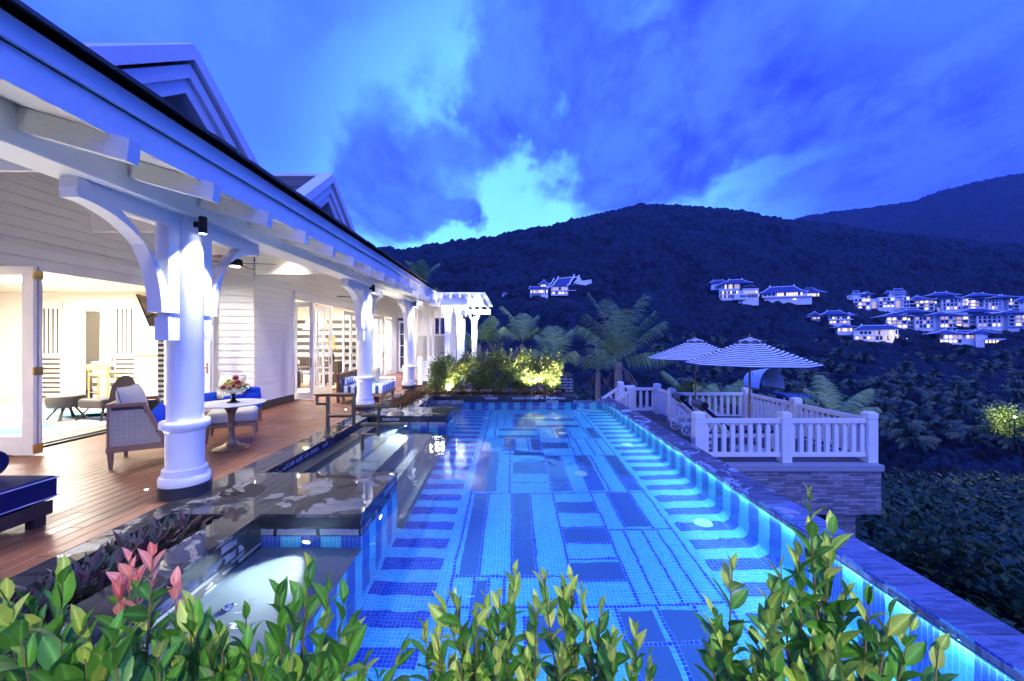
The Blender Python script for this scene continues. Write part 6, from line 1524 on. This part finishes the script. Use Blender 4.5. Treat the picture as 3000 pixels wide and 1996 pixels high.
# bare little tree behind the hedge
t = thing('small_tree', 'small sparse tree with a pale forked trunk behind the hedge', 'tree', pt(1440, 1110, 24.0))
q = MB(); q.tube([(0, 0, 0), (.12, 0, .9), (.3, 0, 1.6)], [.07, .055, .04], 8); q.tube([(.2, 0, 1.2), (.6, 0, 1.5), (.7, 0, 1.9)], [.035, .03, .02], 8); q.tube([(.28, 0, 1.55), (0, 0, 1.9), (-.3, 0, 2.3)], [.035, .025, .015], 8); q.build('trunk', mat('pale_bark', (.35, .33, .33), .8), t)
rng = np.random.default_rng(4); n = 900; P = rng.normal(size=(n, 3))*np.array([.45, .35, .38])+np.array([.2, 0, 2.35]); az = rng.uniform(0, 6.28, n); D = np.stack([np.cos(az), np.sin(az), rng.uniform(-.4, .6, n)], -1); E = np.stack([-np.sin(az), np.cos(az), rng.uniform(-.5, .5, n)], -1)
np_mesh('crown', np.stack([P, P+D*.05+E*.025, P+D*.10, P+D*.05-E*.025], 1).reshape(-1, 3), np.arange(4*n).reshape(-1, 4), M['hedge_leaf'], t)

# ================================================================== HILL BUILDINGS
def hip(mb, rg, x0, x1, y0, y1, z, h, rl=.35, up=.0, ridge=True):
    """hip roof with slightly lifted corners; ridges as thin pale rolls"""
    cx = (x0+x1)/2; cyy = (y0+y1)/2; hx = (x1-x0)/2*rl
    R0, R1 = (cx-hx, cyy, z+h), (cx+hx, cyy, z+h)
    C_ = [(x0, y0, z+up), (x1, y0, z+up), (x1, y1, z+up), (x0, y1, z+up)]
    def midp(a, b, sag): return ((a[0]+b[0])/2, (a[1]+b[1])/2, (a[2]+b[2])/2-sag)
    sag = h*.12
    m = [midp(C_[0], R0, sag), midp(C_[1], R1, sag), midp(C_[2], R1, sag), midp(C_[3], R0, sag)]
    e01 = midp(C_[0], C_[1], up); e23 = midp(C_[2], C_[3], up)
    i = mb.add(C_+m+[R0, R1])
    for q in ((0, 1, 5, 4), (4, 5, 9, 8), (1, 2, 6, 5), (5, 6, 9), (2, 3, 7, 6), (6, 7, 8, 9), (3, 0, 4, 7), (7, 4, 8), (3, 2, 1, 0)): mb.face([i+k for k in q])
    if ridge:
        r_ = .010*(x1-x0)+.06
        rg.tube([R0, R1], r_, 5)
        for a, b, c in ((C_[0], m[0], R0), (C_[1], m[1], R1), (C_[2], m[2], R1), (C_[3], m[3], R0)): rg.tube([a, b, c], r_, 5)
        for q in (R0, R1): rg.lathe(q[0], q[1], ((r_*1.6, -r_), (r_*1.5, r_*3), (r_*.6, r_*4)), 6, q[2])
wr_ = random.Random(77)
def villa(label, k, ox, oy, cx, base, walls, roofs, wins, slabs=(), Y=None, dark=(), arches=(), group=None, cat='building', name='villa', ucx=None, depth=None):
    """all numbers are read off an enlarged view (scale k, origin ox,oy); x to the right, y down; turned into metres at the building's distance"""
    pxc = ox+cx/k; pyb = oy+base/k
    if Y is None: Y = solveY(pxc, pyb+13)
    s = Y/F_/k
    loc = ((pxc-1500)/F_*Y, Y, 1.7+(998-pyb)/F_*Y); ang = -math.atan2(loc[0], loc[1])*.7
    t = thing(name, label, cat, loc, ang, group)
    X_ = lambda x: (x-cx)*s
    Zf = lambda y: (base-y)*s
    for (x0, x1, y0, y1, d0, d1) in walls:
        MB().box(X_(x0), X_(x1), d0*s, d1*s, Zf(y1) if y1 < base-1 else -4.5, Zf(y0)).build('wall', M['villa'], t)
    for (x0, x1, ye, yt, d0, d1, rl) in roofs:
        a = MB(); b = MB(); hip(a, b, X_(x0), X_(x1), d0*s, d1*s, Zf(ye), (ye-yt)*s, rl, 0.0); ro = a.build('roof', M['villa_roof'], t); b.build('ridge', M['ridge'], ro, smooth=50)
    for (x0, x1, y0, y1, n, d, lit) in wins:
        wv = (x1-x0)/n
        for i in range(n):
            a = x0+wv*(i+.18); b = x0+wv*(i+.82)
            q_ = wr_.random(); p_ = (.6, .3) if lit == 1 else ((.28, .32) if lit == 2 else (.03, .12))
            MB().box(X_(a), X_(b), d*s-.12, d*s+.1, Zf(y1), Zf(y0)).build('window', M['lit_window'] if q_ < p_[0] else (M['warm_window'] if q_ < p_[0]+p_[1] else M['dim_window']), t)
    for (x0, x1, y0, y1, d0, d1) in slabs:
        MB().box(X_(x0), X_(x1), d0*s, d1*s, Zf(y1), Zf(y0)).build('balcony', M['villa'], t)
    return t, s, X_, Zf
Z8 = (4.285, 2450, 830)
def block(label, xl, xr, base, roofs, top, c0, c1):
    h = (base-top)/3.0; W_ = []; Wi = []; Sl = []
    W_ += [(xl, c0-60, top, base, 20, 160), (c0-60, c0, top+12, base, 60, 160), (c0, c1, top, base, 10, 160), (c1, c1+50, top+12, base, 60, 160), (c1+50, xr, top, base, 20, 160)]
    for f in range(3):
        y = top+h*f
        Wi += [(xl+8, c0-66, y+6, y+h-12, 4, 18, 1 if f == 0 else 2), (c1+56, xr-8, y+6, y+h-12, 3, 18, 2), (c0+10, c1-10, y+6, y+h-8, 5, 8, 0 if f != 2 else 2), (c0-56, c0-4, y+16, y+h-6, 2, 58, 2 if f == 0 else 0)]
        Sl += [(xl-14, c0-64, y+h-9, y+h-1, -14, 22), (c1+54, xr+16, y+h-9, y+h-1, -14, 22)]
    for i in range(6): x = c0+(c1-c0)*i/5; Sl.append((x-4, x+4, top, base, 0, 12))
    return villa(label, *Z8, (xl+xr)/2, base, W_, roofs, Wi, Sl, group='hotel villa blocks on the hillside')
block('three storey villa block in the upper row, left half of the joined pair', 1065, 1500, 340, [(955, 1260, 205, 148, -40, 200, .06), (1235, 1510, 205, 165, -10, 200, .5), (1165, 1495, 152, 110, 40, 170, .3)], 208, 1315, 1490)
block('three storey villa block in the upper row, right half of the joined pair', 1565, 2105, 335, [(1480, 1740, 195, 145, -40, 200, .06), (1700, 1900, 198, 165, -10, 200, .5), (1850, 2170, 195, 158, -40, 200, .06), (1670, 1985, 158, 118, 40, 170, .25)], 205, 1855, 2000)
block('villa block of the middle row with a raised centre roof, the left one', 735, 1350, 565, [(620, 1000, 415, 362, -40, 200, .04), (960, 1120, 412, 380, -10, 200, .6), (1080, 1405, 408, 365, -40, 200, .04), (820, 1180, 364, 322, 40, 170, .3)], 420, 1005, 1180)
block('villa block of the middle row with a raised centre roof, the right one', 1490, 2230, 550, [(1400, 1745, 405, 350, -40, 210, .04), (1700, 1960, 402, 370, -10, 210, .6), (1900, 2290, 390, 345, -40, 210, .04), (1620, 2020, 354, 310, 40, 170, .3)], 410, 1800, 2010)
villa('white hotel block with two stepped gabled roof towers left of the upper villa row', *Z8, 570, 325,
      [(300, 470, 175, 325, 0, 120), (470, 540, 190, 325, 40, 120), (540, 700, 175, 325, 10, 120), (700, 765, 190, 325, 40, 120), (765, 830, 175, 325, 0, 120), (240, 300, 135, 205, 30, 100), (295, 430, 110, 180, 30, 110), (650, 800, 110, 180, 30, 110)],
      [(285, 385, 125, 75, 20, 120, .5), (360, 500, 132, 95, 10, 100, .2), (600, 700, 130, 95, 20, 110, .2), (670, 810, 125, 72, 20, 120, .5), (370, 470, 150, 125, 10, 90, .4), (680, 820, 150, 128, 10, 90, .4)],
      [(305, 460, 190, 222, 4, -2, 2), (305, 460, 240, 268, 4, -2, 2), (305, 460, 285, 312, 4, -2, 2), (548, 692, 190, 220, 4, 8, 2), (548, 692, 240, 262, 4, 8, 0), (548, 692, 280, 300, 4, 8, 2), (775, 825, 190, 222, 2, -2, 2), (775, 825, 240, 266, 2, -2, 2), (775, 825, 285, 312, 2, -2, 2), (375, 500, 145, 165, 4, 26, 2), (480, 535, 230, 310, 1, 38, 0), (705, 760, 230, 310, 1, 38, 2), (250, 290, 150, 165, 2, 28, 0)],
      [(290, 470, 222, 232, -20, 5), (290, 470, 268, 278, -20, 5), (765, 860, 222, 230, -20, 5), (765, 865, 268, 277, -20, 5), (700, 890, 316, 325, -30, 5), (535, 700, 222, 228, -10, 12), (535, 700, 265, 272, -10, 12)], group='hotel buildings on the hillside')
villa('two storey lodge with an L shaped hip roof, lower left of the villas', *Z8, 430, 715,
      [(270, 690, 585, 715, 0, 140), (110, 270, 550, 650, 40, 160)], [(65, 320, 550, 508, 0, 190, .08), (262, 745, 580, 530, -25, 165, .6)],
      [(325, 445, 605, 640, 3, -2, 0), (480, 545, 595, 648, 3, -2, 2), (590, 685, 595, 645, 4, -2, 2), (115, 262, 562, 600, 6, 38, 1), (480, 685, 665, 712, 6, -2, 2), (280, 470, 672, 700, 5, -2, 2)],
      [(262, 480, 650, 660, -15, 5), (262, 700, 652, 658, -8, 5)], group='hotel buildings on the hillside')
villa('low lodge at the lower right of the villa group, partly hidden by palms', *Z8, 1590, 760,
      [(1420, 1590, 640, 760, 0, 130), (1590, 1700, 650, 760, 30, 130), (1700, 1770, 640, 765, -10, 130), (1770, 1800, 645, 690, 10, 120)], [(1265, 1630, 635, 585, -30, 160, .05), (1480, 1800, 632, 592, 20, 150, .5), (1600, 1905, 632, 583, -30, 160, .05)],
      [(1425, 1585, 655, 690, 4, -2, 1), (1385, 1585, 712, 745, 5, -2, 1), (1625, 1695, 655, 690, 2, 28, 1), (1780, 1900, 718, 750, 4, 20, 1)],
      [(1765, 1935, 698, 716, -30, 30), (1380, 1600, 698, 706, -15, 5)], group='hotel buildings on the hillside')
villa('cut off villa roof at the right picture edge beside the middle row', *Z8, 2380, 480, [(2290, 2500, 405, 480, 0, 120)], [(2245, 2560, 392, 340, -30, 150, .3)], [(2300, 2480, 415, 440, 6, -2, 2)], group='hotel buildings on the hillside')
villa('cut off villa roof at the right picture edge beside the upper row', *Z8, 2400, 330, [(2330, 2500, 215, 330, 0, 120)], [(2280, 2560, 215, 170, -30, 150, .3)], [(2340, 2480, 230, 255, 5, -2, 2)], group='hotel buildings on the hillside')
Z7 = (5.8925, 2050, 800)
villa('two tier pagoda pavilion beside the small lit hall on the middle hillside', *Z7, 2005, 800, [(1940, 2070, 745, 800, 0, 100)], [(1865, 2145, 760, 725, -40, 140, .1), (1900, 2095, 720, 668, 0, 100, .05)], [(1950, 2060, 768, 790, 4, -2, 1)], name='pavilion', group='hotel buildings on the hillside')
villa('small lit hall with a tiled temple roof left of the villa blocks', *Z7, 2400, 880, [(2265, 2560, 735, 880, 0, 150)], [(2145, 2540, 715, 648, -20, 170, .45), (2460, 2660, 735, 690, 10, 130, .1), (2240, 2600, 745, 725, -40, 100, .8)],
      [(2275, 2550, 760, 790, 8, -2, 2), (2275, 2550, 830, 862, 6, -2, 1)], [(2250, 2590, 800, 812, -30, 10)], group='hotel buildings on the hillside')
villa('long terrace hall with curved ridge ends in the middle of the hillside', *Z7, 1440, 470,
      [(1130, 1790, 320, 420, 0, 160), (1160, 1840, 420, 470, -30, 120)], [(1080, 1790, 345, 228, -40, 200, .50), (1700, 2060, 360, 285, 20, 220, .15), (1780, 1900, 280, 262, 90, 150, .5), (970, 1120, 335, 275, 10, 120, .1)],
      [(1350, 1720, 335, 395, 11, -2, 1), (1150, 1330, 345, 385, 3, -2, 0), (1790, 1960, 370, 420, 7, 40, 1), (985, 1090, 345, 390, 4, 12, 1), (1560, 1640, 455, 470, 1, -34, 1)],
      [(1150, 1845, 412, 424, -60, 5)], name='hall', group='hotel buildings on the hillside')
villa('pavilion house standing on a tall white arcaded base, left of the terrace hall', *Z7, 620, 480,
      [(370, 670, 280, 470, 0, 140), (670, 730, 300, 480, 40, 140), (725, 965, 285, 480, 0, 140), (590, 780, 375, 465, -30, 30), (250, 520, 150, 270, 60, 200), (450, 690, 190, 280, 20, 140)],
      [(205, 520, 152, 95, 20, 220, .5), (380, 880, 182, 105, -20, 190, .4), (310, 430, 218, 185, -20, 60, .1), (760, 920, 240, 205, -10, 100, .1)],
      [(460, 680, 195, 265, 9, 16, 2), (380, 660, 310, 355, 9, -2, 2), (380, 660, 375, 425, 9, -2, 0), (740, 950, 320, 360, 7, -2, 2), (740, 950, 380, 430, 7, -2, 0), (680, 770, 390, 425, 3, -34, 0)],
      [(365, 675, 272, 284, -6, 10), (720, 970, 278, 290, -6, 10)], name='hall', group='hotel buildings on the hillside')
# temple shaped main building
Z6 = (9.82, 1520, 790)
tm, s6, X6, Zf6 = villa('large temple roofed main building with tall white gable horns high on the hillside', *Z6, 1150, 760,
      [(325, 840, 560, 800, 0, 260), (930, 1420, 470, 740, 60, 400), (600, 860, 400, 500, 150, 300), (1600, 2100, 320, 400, 200, 500)],
      [(285, 820, 555, 470, -40, 300, .9), (540, 910, 410, 265, 110, 340, .03)],
      [(345, 830, 590, 660, 12, -2, 1), (350, 640, 700, 765, 5, -2, 0), (640, 780, 410, 460, 2, 146, 1), (970, 1400, 505, 580, 5, 56, 2), (960, 1400, 640, 690, 5, 56, 2)],
      [(325, 840, 672, 684, -20, 10), (930, 1640, 592, 606, 20, 66)], name='hall', group='hotel buildings on the hillside')
for (x0, x1, ztop, zb, xo, nm) in ((1000, 1450, 215, 480, 150, 'roof'),):
    r = MB()   # main curved roof, leaning back, with white gable horns
    for i in range(8):
        f0, f1 = i/8, (i+1)/8; g0, g1 = f0**1.35, f1**1.35
        yA = 480+(225-480)*f0; yB = 480+(225-480)*f1; xa0, xa1 = 960+(1150-960)*g0, 1400+(1560-1400)*g0; xb0, xb1 = 960+(1150-960)*g1, 1400+(1560-1400)*g1
        r.quad((X6(xa0), (20+200*f0)*s6, Zf6(yA)), (X6(xa1), (20+200*f0)*s6, Zf6(yA-20)), (X6(xb1), (20+200*f1)*s6, Zf6(yB-20)), (X6(xb0), (20+200*f1)*s6, Zf6(yB)))
    ro = r.build('roof', M['villa_roof'], tm)
def horn(pts, w_=34):
    h = MB(); P_ = [Vector((X6(x), d*s6, Zf6(y))) for x, y, d in pts]
    for a, b in zip(P_, P_[1:]): h.beam(a, b, w_*s6, w_*1.1*s6, (0, 1, 0))
    h.build('gable_horn', M['ridge'], tm)
horn([(820, 525, 0), (990, 440, 40), (1040, 350, 110), (1130, 230, 200), (1140, 165, 230)]); horn([(1385, 465, 0), (1470, 400, 60), (1490, 330, 110), (1590, 200, 220), (1605, 110, 240)], 44)
horn([(870, 440, 60), (960, 340, 140), (1020, 215, 230)], 30); horn([(1600, 380, 60), (1680, 300, 140), (1745, 140, 240)], 44); horn([(1140, 225, 215), (1590, 185, 225)], 24); horn([(1600, 190, 220), (1740, 190, 235)], 30)
h = MB(); h.prism([(X6(1610), Zf6(400)), (X6(1900), Zf6(440)), (X6(1820), Zf6(330)), (X6(1750), Zf6(170))], 120*s6, 300*s6, 'y'); h.prism([(X6(1820), Zf6(310)), (X6(2090), Zf6(265)), (X6(2115), Zf6(355)), (X6(1930), Zf6(445)), (X6(1800), Zf6(400))], 180*s6, 330*s6, 'y'); h.build('gable', M['villa'], tm)
villa('low pale roof of a small hut left of the temple roofed building', 7.84, 1300, 860, 1420, 60, [(1350, 1560, 20, 60, 0, 90)], [(1335, 1580, 22, -10, -20, 110, .6)], [(1400, 1500, 35, 50, 2, -2, 0)], name='hut', group='hotel buildings on the hillside')
# white arched roof in the valley behind the nearer parasol pole
x, y, z = pt(2262, 1140, 62.0)
t = thing('arched_roof', 'white arched tent like roof in the valley behind the nearer parasol', 'roof', (x, y, z))
q = MB()
def af(u, v): a = math.pi*u; return (-math.cos(a)*2.0*(1-.15*v), v*5, math.sin(a)*(3.3-.8*v))
q.grid(af, 18, 6); q.build('shell', M['sea_white'], t, smooth=60); q = MB(); q.hexa([(1.8, -.5, -1.2), (9.2, .2, -2.0), (9.0, 3, -2.0), (1.8, 3, -1.2), (1.8, -.5, -.9), (9.2, .2, -1.75), (9.0, 3, -1.4), (1.8, 3, -.8)]); q.build('canopy', M['villa_roof'], t)
q = MB(); [q.box(2.2+i*.9, 2.4+i*.9, .5, .7, -4, -1.4) for i in range(7)]; q.build('post', M['sea_white'], t)
# lamps in the valley; the one at the right edge is assumed
for px_, py_, Y, e, lb in ((2925, 1215, 46.0, 1100, 'assumed garden lamp lighting yellow green foliage at the right edge of the valley'), (2632, 992, 235, 1300, 'left one of the two garden lamps between the lower lodges'), (2650, 993, 235, 1100, 'right one of the two garden lamps between the lower lodges')):
    x, y, z = pt(px_, py_, Y); t = thing('lamp_post', lb, 'lamp', (x, y-1.5, z-1.5))
    MB().tube([(0, 0, -2), (0, 0, 1.4)], .05, 8).build('post', M['black'], t); MB().lathe(0, 0, ((.03, 1.4), (.09, 1.45), (.09, 1.55), (.03, 1.6)), 12).build('globe', M['warm_lens'], t, smooth=60)
    lamp('garden_lamp', 'POINT', (0, 0, 2.2), e, (.9, 1.0, .45) if Y < 100 else (1, .85, .5), None, t, shadow_soft_size=.2)

# ------------------------------------------------------------------ dusk haze over the valley
hz = MB(); hz.box(-1900, 3200, -90, 1650, -420, 900)
hm = bpy.data.materials.new('haze'); hm.use_nodes = True; ht = NT(hm.node_tree)
pv_ = ht.n('ShaderNodeVolumePrincipled', {'Color': (.35, .55, 1.0, 1), 'Density': 0.00009, 'Anisotropy': 0.2})
ht.link(pv_.outputs[0], ht.n('ShaderNodeOutputMaterial').inputs[1])
tag(hz.build('haze', hm), 'faint blue dusk haze over the valley', 'haze', None, 'stuff')
cy.volume_bounces = 0
